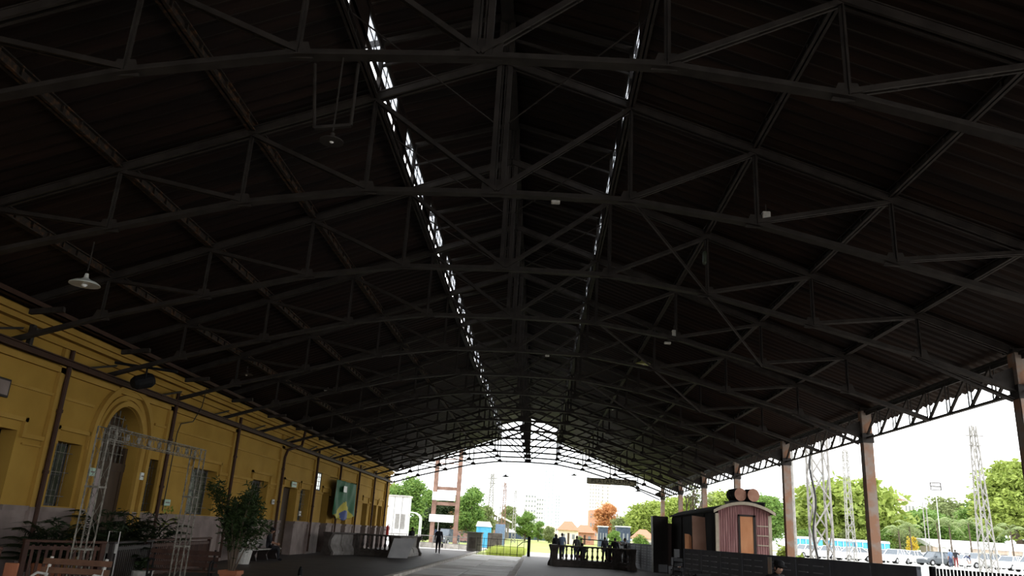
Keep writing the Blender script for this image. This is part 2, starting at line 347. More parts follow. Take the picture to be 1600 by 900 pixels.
for k in range(NT):
    lab = 'dark iron roof truss, %s counting away from the camera' % ORD[k]
    if k == NT - 1: lab = 'farthest iron roof truss, silhouetted against the white sky at the open end'
    if k == 0: t = T0; tag(t, 'iron roof truss nearest the camera, crossing the top of the view', 'roof truss', 'iron roof trusses'); T0['group'] = 'iron roof trusses'
    else: t = copy_tree(T0, (XC, Y0 + S * k, 0), 0, lab)
# slender tie rods between trusses under the monitor
for k in range(NT - 1):
    y = Y0 + S * k
    for sgn, sd in ((-1, 'left'), (1, 'right')):
        b = MB(); b.tube([(XC + .1 * sgn, y + S, 8.9), (XC + 2.35 * sgn, y + S * .42, 9.45)], .014, 5)
        tag(b.build('tie_rod', 'iron'), 'thin tie rod from the %s truss king post to the %s roof lights' % (ORD[k + 1], sd), 'tie rod', 'thin tie rods below the roof lights')
# diagonal wind braces on the right
for k in range(1, 9, 2):
    y = Y0 + S * k; b = MB(); b.angle((XC + 2.4, y, ZB[1] + .1), (XC + 4.65, y + S, ZB[2] + .05), .07); b.angle((XC + 4.65, y + S, ZB[2]), (XC + 7, y + 2 * S, ZB[3]), .07)
    tag(b.build('wind_brace', 'iron'), 'slanting brace linking the lower chords of the %s and %s trusses' % (ORD[k], ORD[k + 1]), 'brace', 'slanting wind braces')
# ================================================================ COLUMNS + EAVE GIRDER (right side)
def make_column():
    r = empty('column', (XR, 0, 0)); b = MB()
    b.box((0, -.13, 3.05), (.30, .03, 6.1)); b.box((0, .13, 3.05), (.30, .03, 6.1)); b.box((0, 0, 3.05), (.035, .24, 6.1)); b.box((-.14, 0, 3.05), (.02, .20, 6.1))
    b.build('shaft', 'col', r)
    b = MB(); b.box((0, 0, .03), (.5, .5, .06), bev=.01); b.box((0, 0, .15), (.36, .32, .2), bev=.01); b.build('base_plate', 'col', r)
    b = MB(); b.box((0, 0, 6.1), (.42, .42, .08), bev=.01); b.prism([(-.16, -.02, 5.2), (-.16, -.02, 5.75), (-.62, -.02, 5.55), (-.62, -.02, 5.45)], (0, .04, 0)); b.box((0, 0, 5.2), (.36, .34, .3)); b.build('capital', 'iron', r)
    return r
c0 = make_column(); cols = [Y0 + S * (2 * k) for k in range(0, 8)]
clab = ['rusty steel column outside the right edge of view'] + ['rusty brown steel column at the right edge of the photo', 'rusty steel column standing in front of the parked cars', 'rusty steel column just right of the maroon wagon', 'column rising above the drums on the wagon', 'slim column rising behind the dark side of the wagon', 'pale column beside the bare branching tree', 'farthest slim column under the open end truss']
for i, y in enumerate(cols):
    c = c0 if i == 0 else copy_tree(c0, None, 0, None)
    c.location = (XR, y, 0); tag(c, clab[i], 'column', 'columns along the open side')
def make_girder():
    r = empty('eave_girder', (XR, cols[0], 0)); L = 2 * S; n = 8; zt, zb = 6.04, 5.2
    b = MB(); b.bar((0, 0, zt), (0, L, zt), .14, .07); b.bar((0, 0, zt - .06), (0, L, zt - .06), .03, .12); b.build('upper_chord', 'iron', r)
    b = MB(); b.bar((0, 0, zb), (0, L, zb), .10, .05); b.build('lower_chord', 'iron', r)
    for i in range(1, n):
        b = MB(); y = L * i / n
        for dx in (-.04, .04): b.bar((dx, y, zb), (dx, y, zt), .018, .035, up=(0, 1, 0))
        b.build('strut', 'iron', r)
    for i in range(n):
        b = MB(); b.bar((0, L * (i + 1) / n - .03, zb + .02), (0, L * i / n + .03, zt - .03), .06, .06, up=(1, 0, 0)); b.build('diagonal', 'iron', r)
    return r
g0 = make_girder()
for i in range(7):
    g = g0 if i == 0 else copy_tree(g0, (XR, cols[i], 0), 0)
    tag(g, 'lattice eave girder spanning the %s bay between columns on the right, counting from the camera' % ORD[i], 'girder', 'lattice eave girders')
# knee struts from column to truss and long gusset
for i, y in enumerate(cols[1:], 1):
    b = MB(); b.angle((XR - .22, y, 5.05), (XR - 2.2, y, 5.85), .11, .02)
    tag(b.build('knee_strut', 'iron'), 'slanting strut from the head of the %s column to the roof truss' % ORD[i], 'strut', 'struts at the column heads')
# ================================================================ LEFT WALL
def strip_wall(name, m, x0, x1, ya, yb, za, zb, holes, parent=None):
    ys = sorted(set([ya, yb] + [v for h in holes for v in h[:2] if ya < v < yb])); mb = MB()
    for a, b_ in zip(ys[:-1], ys[1:]):
        mid = (a + b_) / 2; hs = sorted([(max(h[2], za), min(h[3], zb)) for h in holes if h[0] < mid < h[1] and h[3] > za and h[2] < zb]); z = za
        for lo, hi in hs:
            if lo > z + .001: mb.bx(x0, x1, a, b_, z, lo)
            z = max(z, hi)
        if z < zb - .001: mb.bx(x0, x1, a, b_, z, zb)
    return struct(mb, name, m, parent=parent)
WX = XL; TH = .55; DZ = 1.60
def wy(px, py): return atX(px, py, WX).y
wins = [(19.9, 21.05), (24.72, 25.85), (28.2, 30.4), (34.3, 36.4), (41.6, 43.3)]
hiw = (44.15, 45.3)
doors = [(16.7, 18.25, 3.3), (38.75, 41.0, 3.2), (45.9, 47.4, 3.3), (wy(533, 810), wy(540, 810), 3.1), (wy(565, 800), wy(573, 800), 3.1), (wy(581.5, 800), wy(587.5, 800), 3.1), (wy(590, 800), wy(596, 800), 3.1)]
AC, AR, AZ = 22.95, 1.12, 3.45                                   # arch centre, opening radius, spring height
holes = [(a, b_, 1.65, 3.25) for a, b_ in wins] + [(a, b_, -1, h) for a, b_, h in doors] + [(hiw[0], hiw[1], 3.32, 4.3), (AC - AR, AC + AR, -1, AZ + AR)]
WEND = 66.6
strip_wall('wall_left', 'ochre', WX - TH, WX, YB, WEND, DZ, 6.35, holes)
strip_wall('wall_left_dado', 'dado', WX - TH, WX + .04, YB, WEND, -.3, DZ, holes)
mb = MB()                                                       # spandrels closing the square hole down to the round arch
for s in (-1, 1):
    N = 12; arc = [(AC + s * AR * math.cos(PI / 2 * k / N), AZ + AR * math.sin(PI / 2 * k / N)) for k in range(N + 1)]
    for k in range(N):
        (ya_, za_), (yb_, zb_) = arc[k], arc[k + 1]
        mb.prism([(WX - TH, ya_, za_), (WX - TH, yb_, zb_), (WX - TH, yb_, AZ + AR + .01), (WX - TH, ya_, AZ + AR + .01)], (TH - .002, 0, 0))
struct(mb, 'wall_left_arch_spandrel', 'ochre')
mb = MB()                                                       # stepped archivolt mouldings
for (r0, r1, d) in ((AR + .02, AR + .16, .10), (AR + .22, AR + .34, .06), (AR + .46, AR + .64, .12)):
    N = 22
    for k in range(N):
        a, b_ = PI * k / N, PI * (k + 1) / N
        mb.prism([(WX, AC - r0 * math.cos(a), AZ + r0 * math.sin(a)), (WX, AC - r1 * math.cos(a), AZ + r1 * math.sin(a)), (WX, AC - r1 * math.cos(b_), AZ + r1 * math.sin(b_)), (WX, AC - r0 * math.cos(b_), AZ + r0 * math.sin(b_))], (d, 0, 0))
    for s in (-1, 1): mb.bx(WX, WX + d, AC + s * r0, AC + s * r1, 0, AZ)
struct(mb, 'trim_arch_moulding', 'ochre2')
strip_wall('trim_dado_cap', 'dado', WX + .03, WX + .09, YB, WEND, 1.50, 1.62, holes); strip_wall('trim_dado_band', 'dado', WX + .03, WX + .06, YB, WEND, 1.30, 1.35, holes)
strip_wall('trim_string_course', 'ochre2', WX - .01, WX + .10, YB, WEND, 4.88, 5.02, []); strip_wall('trim_frieze_line', 'ochre2', WX - .01, WX + .05, YB, WEND, 4.28, 4.35, [(AC - 1.8, AC + 1.8, 0, 6)] + [holes[-2]])
mb = MB(); mb.bx(WX - .01, WX + .10, YB, WEND, 5.52, 5.60); mb.bx(WX - .01, WX + .20, YB, WEND, 5.72, 5.84); mb.bx(WX - .01, WX + .30, YB, WEND, 5.84, 5.98); struct(mb, 'trim_cornice', 'ochre2')
op = sorted([(a, b_) for a, b_ in wins] + [(a, b_) for a, b_, h in doors] + [(AC - AR - .66, AC + AR + .66)])
mb = MB(); y = 12.0                                             # impost band that steps up over every opening
for a, b_ in op:
    if a - .22 > y: mb.bx(WX - .01, WX + .07, y, a - .22, 3.16, 3.26); mb.bx(WX - .01, WX + .05, y, a - .22, 3.0, 3.04)
    if b_ - a < 3: mb.bx(WX - .01, WX + .08, a - .22, a - .1, 3.16, 3.62); mb.bx(WX - .01, WX + .08, b_ + .1, b_ + .22, 3.16, 3.62); mb.bx(WX - .01, WX + .08, a - .22, b_ + .22, 3.52, 3.62)
    y = b_ + .22
mb.bx(WX - .01, WX + .07, y, WEND, 3.16, 3.26); struct(mb, 'trim_impost_band', 'ochre2')
# pilasters and brown downpipes
pil = [19.45, 25.72, 31.55, 37.6, 43.65, 49.0, 54.3, 59.6, 64.6]
mb = MB()
for y in pil: mb.bx(WX, WX + .10, y - .22, y + .22, DZ, 5.5); pass
struct(mb, 'trim_pilasters', 'ochre2')
mb = MB(); [mb.bx(WX, WX + .14, y - .24, y + .24, -.1, DZ) for y in pil]; struct(mb, 'trim_pilaster_bases', 'dado')
pl = ['left of the near grilled window', 'right of the arched doorway', 'behind the potted tree', 'with a bent top above the seated man', 'left of the small bright window', 'left of the green flag', 'right of the green flag', 'between the far doors', 'nearest the far corner of the yellow wall']
for i, y in enumerate(pil):
    b = MB()
    if i == 3: b.tube([(WX + .55, y + 1.6, 5.9), (WX + .5, y + 1.5, 5.2), (WX + .25, y + .2, 4.85), (WX + .19, y + .1, 4.5), (WX + .19, y + .1, .1)], .065, 8)
    else: b.tube([(WX + .16, y, 5.5), (WX + .16, y, .12)], .06, 8)
    for z in (.9, 2.4, 3.9): b.lathe((WX + (.19 if i == 3 else .16), y + (.1 if i == 3 else 0), z), [(.08, 0), (.08, .08)], 8)
    tag(b.build('downpipe', 'brown', smooth=False), 'brown downpipe on the yellow wall, ' + pl[i], 'downpipe', 'brown downpipes on the yellow wall')
# windows
wi = wn
for n, (a, b_) in enumerate(wins + [hiw]):
    z0, z1 = (1.65, 3.25) if n < 5 else (3.32, 4.3); wi += 1; x = WX - (.42 if n < 5 else .05); f = MB()
    f.bx(x - .04, x + .04, a, a + .07, z0, z1); f.bx(x - .04, x + .04, b_ - .07, b_, z0, z1); f.bx(x - .04, x + .04, a, b_, z0, z0 + .07); f.bx(x - .04, x + .04, a, b_, z1 - .07, z1)
    nn = max(2, int((b_ - a) / .38))
    for k in range(1, nn): yy = a + (b_ - a) * k / nn; f.bx(x - .02, x + .03, yy - .015, yy + .015, z0, z1)
    for k in range(1, 4): zz = z0 + (z1 - z0) * k / 4; f.bx(x - .02, x + .03, a, b_, zz - .015, zz + .015)
    fo = struct(f, 'window_%d' % wi, 'mullion')
    MB().bx(x - .01, x + .01, a + .02, b_ - .02, z0 + .02, z1 - .02).build('pane', 'glassd' if n < 5 else 'glowpane', fo)
    if n < 5:
        g = MB()
        for k in range(1, 6): yy = a + (b_ - a) * k / 6; g.tube([(x + .2, yy, z0), (x + .2, yy, z1)], .010, 5)
        for zz in (z0 + .25, z0 + .85, z1 - .25): g.tube([(x + .2, a, zz), (x + .2, b_, zz)], .010, 5)
        g.build('grille', 'arch', fo)
struct(MB().bx(WX - TH - .03, WX - TH, YB, WEND, -.3, 6.3), 'wall_left_backing', 'doorw')
for n, (a, b_, h) in enumerate(doors):
    x = WX - .45; f = MB(); f.bx(x - .03, x + .03, a, b_, 0, h)
    for yy in (a + .04, (a + b_) / 2, b_ - .04): f.bx(x, x + .06, yy - .04, yy + .04, 0, h)
    for zz in (.12, 1.1, 2.1, h - .05): f.bx(x, x + .06, a, b_, zz - .05, zz + .05)
    d = struct(f, 'door_%d' % (n + 1), 'doorw'); MB().tube([(x + .05, (a + b_) / 2 + .1, 1.0), (x + .12, (a + b_) / 2 + .1, 1.02), (x + .12, (a + b_) / 2 + .1, 1.14), (x + .05, (a + b_) / 2 + .1, 1.16)], .012, 6).build('door_handle', 'hub', d)
# arched doorway: frame, pale leaf, transom, grille
x = WX - .38; f = MB(); f.bx(x - .06, x + .06, AC - AR, AC - AR + .14, 0, AZ); f.bx(x - .06, x + .06, AC + AR - .14, AC + AR, 0, AZ); f.bx(x - .08, x + .08, AC - AR, AC + AR, 2.75, 2.98)
d = struct(f, 'door_8', 'doorw')
MB().bx(x - .03, x + .03, AC - AR + .14, AC - .02, 0.05, 2.75).build('door_leaf', 'doorp', d); MB().bx(x - .03, x + .03, AC + .02, AC + AR - .14, 0.05, 2.75).build('door_leaf', 'doorw', d)
g = MB()
for k in range(1, 9):
    yy = AC - AR + 2 * AR * k / 9; top = AZ + math.sqrt(max(.01, AR * AR - (yy - AC) ** 2)); g.bx(x - .012, x + .012, yy - .012, yy + .012, 2.98, top)
for k in range(1, 7):
    zz = 2.98 + k * .26; hw = AR if zz < AZ else math.sqrt(max(.01, AR * AR - (zz - AZ) ** 2)); g.bx(x - .012, x + .012, AC - hw, AC + hw, zz - .012, zz + .012)
g.build('fanlight_grille', 'arch', d)
# wall rail, brackets, gutter
b = MB(); b.bx(WX + .10, WX + .26, YB, WEND, 5.06, 5.09); b.bx(WX + .10, WX + .26, YB, WEND, 5.20, 5.23); b.bx(WX + .16, WX + .20, YB, WEND, 5.06, 5.23)
tag(b.build('wall_rail', 'brown'), 'dark iron rail bolted along the yellow wall below the roof brackets', 'rail')
b = MB(); b.bx(WX + .34, WX + .52, YB, WEND, 6.04, 6.07); b.bx(WX + .34, WX + .36, YB, WEND, 6.04, 6.18); b.bx(WX + .50, WX + .52, YB, WEND, 6.04, 6.18)
tag(b.build('gutter', 'brown'), 'dark red gutter along the top of the yellow wall', 'gutter')
for k in range(1, NT):
    y = Y0 + S * k
    b = MB(); b.box((WX + .06, y, 5.85), (.12, .22, .24), bev=.02); b.bar((WX + .05, y, 5.9), (WX + 1.1, y, 6.02), .10, .12)
    tag(b.build('wall_bracket', 'iron'), 'iron bracket carrying the left end of the %s truss on the yellow wall' % ORD[k], 'bracket', 'iron brackets high on the yellow wall')
    b = MB(); b.angle((WX + .22, y - 1.3, 5.22), (WX + .25, y - .02, 5.55), .07)
    if k == 2: b.box((WX + .22, y + .35, 5.45), (.10, .12, .5)); b.box((WX + .30, y + .35, 5.55), (.16, .2, .14))
    tag(b.build('rail_stay', 'iron'), 'short iron stay above the wall rail below the %s truss end' % ORD[k], 'stay', 'stays above the wall rail')

# ================================================================ BUILDERS FOR FIGURES, CARS, PLANTS
def blend_person(name, loc, rz, J, cols, label, hat=None, hairm='hair', long_hair=False, bag=False, scale=1.0, skin='skin'):
    """J: joints in metres (x right, y facing, z up); one skinned surface, coloured by the nearest limb."""
    order = ['pelvis', 'chest', 'neck', 'headb', 'shL', 'elL', 'wrL', 'shR', 'elR', 'wrR', 'hipL', 'knL', 'anL', 'toL', 'hipR', 'knR', 'anR', 'toR', 'waist']
    J = dict(J); J.setdefault('waist', tuple((a + b) / 2 for a, b in zip(J['pelvis'], J['chest'])))
    E_ = [('pelvis', 'waist', 'top'), ('waist', 'chest', 'top'), ('chest', 'neck', 'top'), ('neck', 'headb', 'skin'), ('chest', 'shL', 'top'), ('shL', 'elL', 'top'), ('elL', 'wrL', 'sleeve'), ('chest', 'shR', 'top'), ('shR', 'elR', 'top'), ('elR', 'wrR', 'sleeve'),
          ('pelvis', 'hipL', 'leg'), ('hipL', 'knL', 'leg'), ('knL', 'anL', 'leg'), ('anL', 'toL', 'shoe'), ('pelvis', 'hipR', 'leg'), ('hipR', 'knR', 'leg'), ('knR', 'anR', 'leg'), ('anR', 'toR', 'shoe')]
    Rr = dict(pelvis=.165, waist=.155, chest=.175, neck=.06, headb=.055, shL=.09, shR=.09, elL=.055, elR=.055, wrL=.035, wrR=.035, hipL=.12, hipR=.12, knL=.075, knR=.075, anL=.042, anR=.042, toL=.038, toR=.038)
    me = bpy.data.meshes.new('tmp'); me.from_pydata([J[k] for k in order], [(order.index(a), order.index(b)) for a, b, _ in E_], []); o = bpy.data.objects.new('tmp', me); C.objects.link(o)
    md = o.modifiers.new('s', 'SKIN'); 
    if not me.skin_vertices: me.skin_vertices.new()
    for i, k in enumerate(order): me.skin_vertices[0].data[i].radius = (Rr[k], Rr[k] * (.75 if k in ('pelvis', 'waist', 'chest') else 1)); me.skin_vertices[0].data[i].use_root = (i == 0)
    o.modifiers.new('u', 'SUBSURF').levels = 1
    dg = bpy.context.evaluated_depsgraph_get(); ev = bpy.data.meshes.new_from_object(o.evaluated_get(dg))
    vs = [v.co.copy() for v in ev.vertices]; fs = [tuple(p.vertices) for p in ev.polygons]; bpy.data.objects.remove(o)
    mats = [cols[0], cols[1], cols[2], skin, cols[3], 'black']; idx = dict(top=0, leg=1, shoe=2, skin=3, sleeve=4)
    def nearest(c):
        best = (9, 'top')
        for a, b, m in E_:
            A, B = Vector(J[a]), Vector(J[b]); t = max(0, min(1, (c - A).dot(B - A) / (B - A).length_squared)); d = (c - A.lerp(B, t)).length - (Rr[a] + Rr[b]) * .4
            if d < best[0]: best = (d, m)
        return best[1]
    b = MB()
    for f in fs:
        c = sum((vs[i] for i in f), Vector()) / len(f); b.mi.append(idx[nearest(c)])
    b.v = [tuple(v) for v in vs]; b.f = fs[:]
    # head with brow, nose, chin, ears
    hb = Vector(J['headb']); nd = (hb - Vector(J['neck'])).normalized(); hc = hb + nd * .085; n, m = 14, 12; hv = []; look = Vector(J.get('look', (0, 1, 0))).normalized(); side = look.cross(Vector((0, 0, 1))).normalized(); upv = side.cross(look)
    for i in range(m + 1):
        a = -PI / 2 + PI * i / m
        for k in range(n):
            t = 2 * PI * k / n; x = math.cos(a) * math.sin(t); y = math.cos(a) * math.cos(t); z = math.sin(a)
            wx = .076 * (1 - .22 * max(0, -z)); fy = .095 + (.022 if (abs(t) < .1 or abs(t - 2 * PI) < .1) and -.35 < z < .1 else 0) - (.008 if .05 < z < .35 and k in (1, n - 1) else 0)
            hv.append(hc + side * (x * wx) + look * (y * fy) + upv * (z * .118))
    hf = [(i * n + k, i * n + (k + 1) % n, (i + 1) * n + (k + 1) % n, (i + 1) * n + k) for i in range(m) for k in range(n)]; b.add(hv, hf, 3)
    for s in (-1, 1):
        b.ell(tuple(hc + side * s * .078 - upv * .01), (.012, .02, .03), 6, 4, 3); b.ell(tuple(hc + side * s * .030 + look * .086 + upv * .012), (.013, .008, .007), 6, 4, 5)
    b.ell(tuple(hc + look * .088 - upv * .052), (.024, .008, .006), 6, 4, 4 if False else 5)
    # hands: palm, four fingers, thumb
    for s, wr, el in ((-1, 'wrL', 'elL'), (1, 'wrR', 'elR')):
        w = Vector(J[wr]); d = (w - Vector(J[el])).normalized(); q = d.cross(Vector((1, 0, 0)))
        q = q.normalized() if q.length > .1 else Vector((0, 1, 0)); e = d.cross(q)
        b.bar(w - d * .01, w + d * .085, .028, .075, up=q, mi=3)
        for k, L in enumerate((.060, .072, .068, .052)):
            p = w + d * .08 + q * (-.028 + .019 * k); b.tube([p, p + d * L * .5 + e * .004, p + d * L * .85 + e * (.02)], [.009, .0085, .006], 5, 3)
        p = w + d * .02 - q * .035; b.tube([p, p - q * .028 + d * .025, p - q * .03 + d * .055], [.011, .010, .007], 5, 3)
    body = b.build(name, mats, None, True); body.location = loc; body.rotation_euler = (0, 0, rz); body.scale = (scale,) * 3
    tag(body, label, 'person')
    h = MB(); n = 14; hv = []
    for i in range(7):
        a = -.15 + (PI / 2 + .15) * i / 6
        for k in range(n):
            t = 2 * PI * k / n; low = -.5 if math.cos(t) < .3 else .15; aa = max(a, low) if i else low
            hv.append(hc + side * (math.cos(aa) * math.sin(t) * .085) + look * (math.cos(aa) * math.cos(t) * .103) + upv * (math.sin(aa) * .128))
    h.add(hv, [(i * n + k, i * n + (k + 1) % n, (i + 1) * n + (k + 1) % n, (i + 1) * n + k) for i in range(6) for k in range(n)])
    if long_hair: h.ell(tuple(hc - look * .05 - upv * .14), (.085, .05, .17))
    h.build('hair', hairm, body, True)
    if hat:
        g = MB(); c = hc + upv * .05; vv = []
        for (r, z) in ((.105, 0), (.105, .03), (.095, .075), (.05, .095), (.01, .1)):
            for k in range(14): t = 2 * PI * k / 14; vv.append(c + side * (r * .92 * math.sin(t)) + look * (r * 1.05 * math.cos(t)) + upv * z)
        g.add(vv, [(i * 14 + k, i * 14 + (k + 1) % 14, (i + 1) * 14 + (k + 1) % 14, (i + 1) * 14 + k) for i in range(4) for k in range(14)])
        br = []
        for k in range(9): t = -1.1 + 2.2 * k / 8; br.append(c + side * (.10 * math.sin(t)) + look * (.08 + .10 * math.cos(t)) + upv * .008)
        br += [c + side * .08 + look * .05 + upv * .01, c - side * .08 + look * .05 + upv * .01]
        g.prism(br, tuple(upv * .01)); g.build('cap', hat, body, False)
    if bag:
        g = MB(); w = Vector(J['wrR']); g.box((w.x + .03, w.y, w.z - .33), (.10, .24, .26), bev=.03); g.tube([(w.x, w.y - .06, w.z - .2), (w.x, w.y, w.z - .08), (w.x, w.y + .06, w.z - .2)], .01, 5); g.build('bag', 'black', body)
    return body
STAND = dict(pelvis=(0, 0, .95), chest=(0, 0, 1.30), neck=(0, .01, 1.46), headb=(0, .02, 1.53), shL=(-.19, 0, 1.40), elL=(-.24, -.02, 1.12), wrL=(-.23, .06, .86), shR=(.19, 0, 1.40), elR=(.24, -.02, 1.12), wrR=(.23, .06, .86),
             hipL=(-.10, 0, .88), knL=(-.11, .02, .48), anL=(-.11, -.02, .09), toL=(-.12, .14, .045), hipR=(.10, 0, .88), knR=(.11, .02, .48), anR=(.11, -.02, .09), toR=(.12, .14, .045))
def pose(**k): d = dict(STAND); d.update(k); return d
WALK = pose(knL=(-.10, .14, .50), anL=(-.10, .20, .10), toL=(-.11, .36, .06), knR=(.10, .0, .48), anR=(.10, -.22, .13), toR=(.11, -.07, .045), elL=(-.25, -.12, 1.15), wrL=(-.25, -.10, .88), wrR=(.25, .14, .88))
LEAN = pose(chest=(0, .14, 1.24), neck=(0, .2, 1.38), headb=(0, .23, 1.45), shL=(-.19, .14, 1.34), shR=(.19, .14, 1.34), elL=(-.24, .30, 1.08), wrL=(-.12, .50, 1.08), elR=(.24, .30, 1.08), wrR=(.12, .50, 1.08), look=(0, 1, -.2))
SIT = pose(pelvis=(0, 0, .55), chest=(0, .0, .92), neck=(0, .03, 1.08), headb=(0, .06, 1.14), shL=(-.19, .02, 1.02), elL=(-.23, .10, .76), wrL=(-.12, .32, .66), shR=(.19, .02, 1.02), elR=(.23, .10, .76), wrR=(.12, .32, .66),
           hipL=(-.10, .04, .52), knL=(-.13, .46, .52), anL=(-.12, .50, .10), toL=(-.12, .66, .05), hipR=(.10, .04, .52), knR=(.13, .46, .52), anR=(.12, .50, .10), toR=(.12, .66, .05))
BEND = pose(chest=(0, .32, 1.06), neck=(0, .46, 1.10), headb=(0, .52, 1.12), shL=(-.18, .36, 1.06), elL=(-.2, .48, .80), wrL=(-.12, .55, .58), shR=(.18, .36, 1.06), elR=(.2, .48, .80), wrR=(.12, .55, .58), look=(0, .7, -.7))

def leaves(b, c, r, n, size, rnd, shell=.55, flat=1.0, mi=0):
    for _ in range(n):
        while True:
            p = Vector((rnd.uniform(-1, 1), rnd.uniform(-1, 1), rnd.uniform(-1, 1)))
            if shell < p.length < 1: break
        w_ = 1 + .22 * math.sin(7 * p.x + c[0] * 3) * math.sin(8 * p.y + 1) + .16 * math.sin(9 * p.z + c[2]); p = p * w_; q = Vector((c[0] + p.x * r[0], c[1] + p.y * r[1], c[2] + p.z * r[2])); s = size * rnd.uniform(.6, 1.3)
        a = Vector((rnd.gauss(0, 1), rnd.gauss(0, 1), rnd.gauss(0, .5))).normalized(); d = a.cross(Vector((rnd.gauss(0, 1), rnd.gauss(0, 1), rnd.gauss(0, 1)))).normalized()
        b.add([q - a * s, q - d * s * .45 * flat, q + a * s, q + d * s * .45 * flat], [(0, 1, 2, 3)], mi)
def tree(name, x, y, z, h, rw, mk, label, seed, cat='tree', group=None, lsize=.35, dens=1.0, crown0=.3, nblob=9, trunkr=.22):
    rnd = random.Random(seed); r = empty(name, (x, y, z), 0, label, cat, group); t = MB(); top = h * .75
    t.tube([(0, 0, -.1), (.05 * h * .3, 0, h * .25), (0, .03 * h * .3, h * .5), (0, 0, top)], [trunkr, trunkr * .8, trunkr * .5, trunkr * .15], 7)
    blobs = []
    for i in range(nblob):
        a = 2 * PI * i / nblob * 2.4 + rnd.uniform(-.4, .4); q = (i + .5) / nblob; zz = h * (crown0 + (1 - crown0) * (.12 + .76 * q)); env = math.sin(PI * min(1, .22 + .70 * q)) ** .6
        rr = rw * .62 * env * rnd.uniform(.5, 1.0); br = rw * rnd.uniform(.30, .52) * (.7 + .3 * env); bz = min(br * .8, (h - zz) * .95 + .1 * h)
        c = (rr * math.cos(a), rr * math.sin(a), zz); blobs.append((c, (br, br, max(.15 * rw, bz)))); t.tube([(0, 0, zz * .55), (c[0] * .5, c[1] * .5, zz * .8), c], [trunkr * .4, trunkr * .25, trunkr * .08], 5)
    t.build('trunk', 'trunk', r); b = MB()
    for c, rr in blobs:
        leaves(b, c, rr, int(dens * 260), lsize, rnd); leaves(b, c, tuple(v * .7 for v in rr), int(dens * 110), lsize * 1.5, rnd, 0.2)
    leaves(b, (0, 0, h * (crown0 + 1) / 2), (rw * .82, rw * .82, h * (1 - crown0) * .44), int(dens * 500), lsize * 1.2, rnd, .1)
    b.build('foliage', mk, r); return r
def palm_tree(x, y, z, h, label, seed, group='palms beyond the parking lot', fr=2.0):
    rnd = random.Random(seed); r = empty('palm_tree', (x, y, z), 0, label, 'palm tree', group)
    MB().tube([(0, 0, -.1), (.1, 0, h * .4), (0, 0, h)], [.2, .14, .12], 8).build('trunk', 'trunk', r)
    for i in range(11):
        a = 2 * PI * i / 11 + rnd.uniform(-.2, .2); up = rnd.uniform(.3, 1.5); b = MB(); pts = []
        for k in range(7): q = k / 6; pts.append(Vector((math.cos(a) * fr * q, math.sin(a) * fr * q, h + fr * (up * q - 1.1 * q * q))))
        b.tube(pts, [.04 - .005 * k for k in range(7)], 4); sd = Vector((-math.sin(a), math.cos(a), 0))
        for k in range(1, 7):
            for w in (0, .5):
                if k + w > 6: continue
                p = pts[k - 1].lerp(pts[k], w) if w else pts[k]; L = fr * .34 * math.sin(PI * (k + w) / 7.5)
                for s in (-1, 1): e = p + sd * s * L + Vector((math.cos(a) * L * .5, math.sin(a) * L * .5, -L * .5)); v = Vector((math.cos(a), math.sin(a), 0)) * .09; b.add([p - v, p + v, e], [(0, 1, 2)])
        b.build('frond', 'palm', r)
    return r
CARST = {
 'hatchback': dict(L=3.9, W=1.68, H=1.50, sh=[(0, .62), (.06, .74), (.24, .90), (.55, .94), (.93, .97), (1, .80)], rf=[(.26, 0), (.40, 1), (.80, .98), (.96, 0)]),
 'sedan': dict(L=4.4, W=1.74, H=1.46, sh=[(0, .58), (.05, .72), (.25, .88), (.6, .92), (.84, .98), (.97, .95), (1, .78)], rf=[(.26, 0), (.40, 1), (.66, .98), (.84, 0)]),
 'estate': dict(L=4.5, W=1.76, H=1.62, sh=[(0, .62), (.05, .80), (.22, .96), (.6, 1.0), (.95, 1.02), (1, .85)], rf=[(.24, 0), (.35, 1), (.88, .99), (.98, 0)]),
 'pickup': dict(L=5.1, W=1.82, H=1.76, sh=[(0, .70), (.04, .92), (.24, 1.05), (.6, 1.08), (.98, 1.08), (1, .95)], rf=[(.25, 0), (.35, 1), (.58, .99), (.63, 0)])}
def lerp_tab(t, x):
    if x <= t[0][0]: return t[0][1]
    for (a, va), (b, vb) in zip(t[:-1], t[1:]):
        if x <= b: return va + (vb - va) * (x - a) / (b - a)
    return t[-1][1]
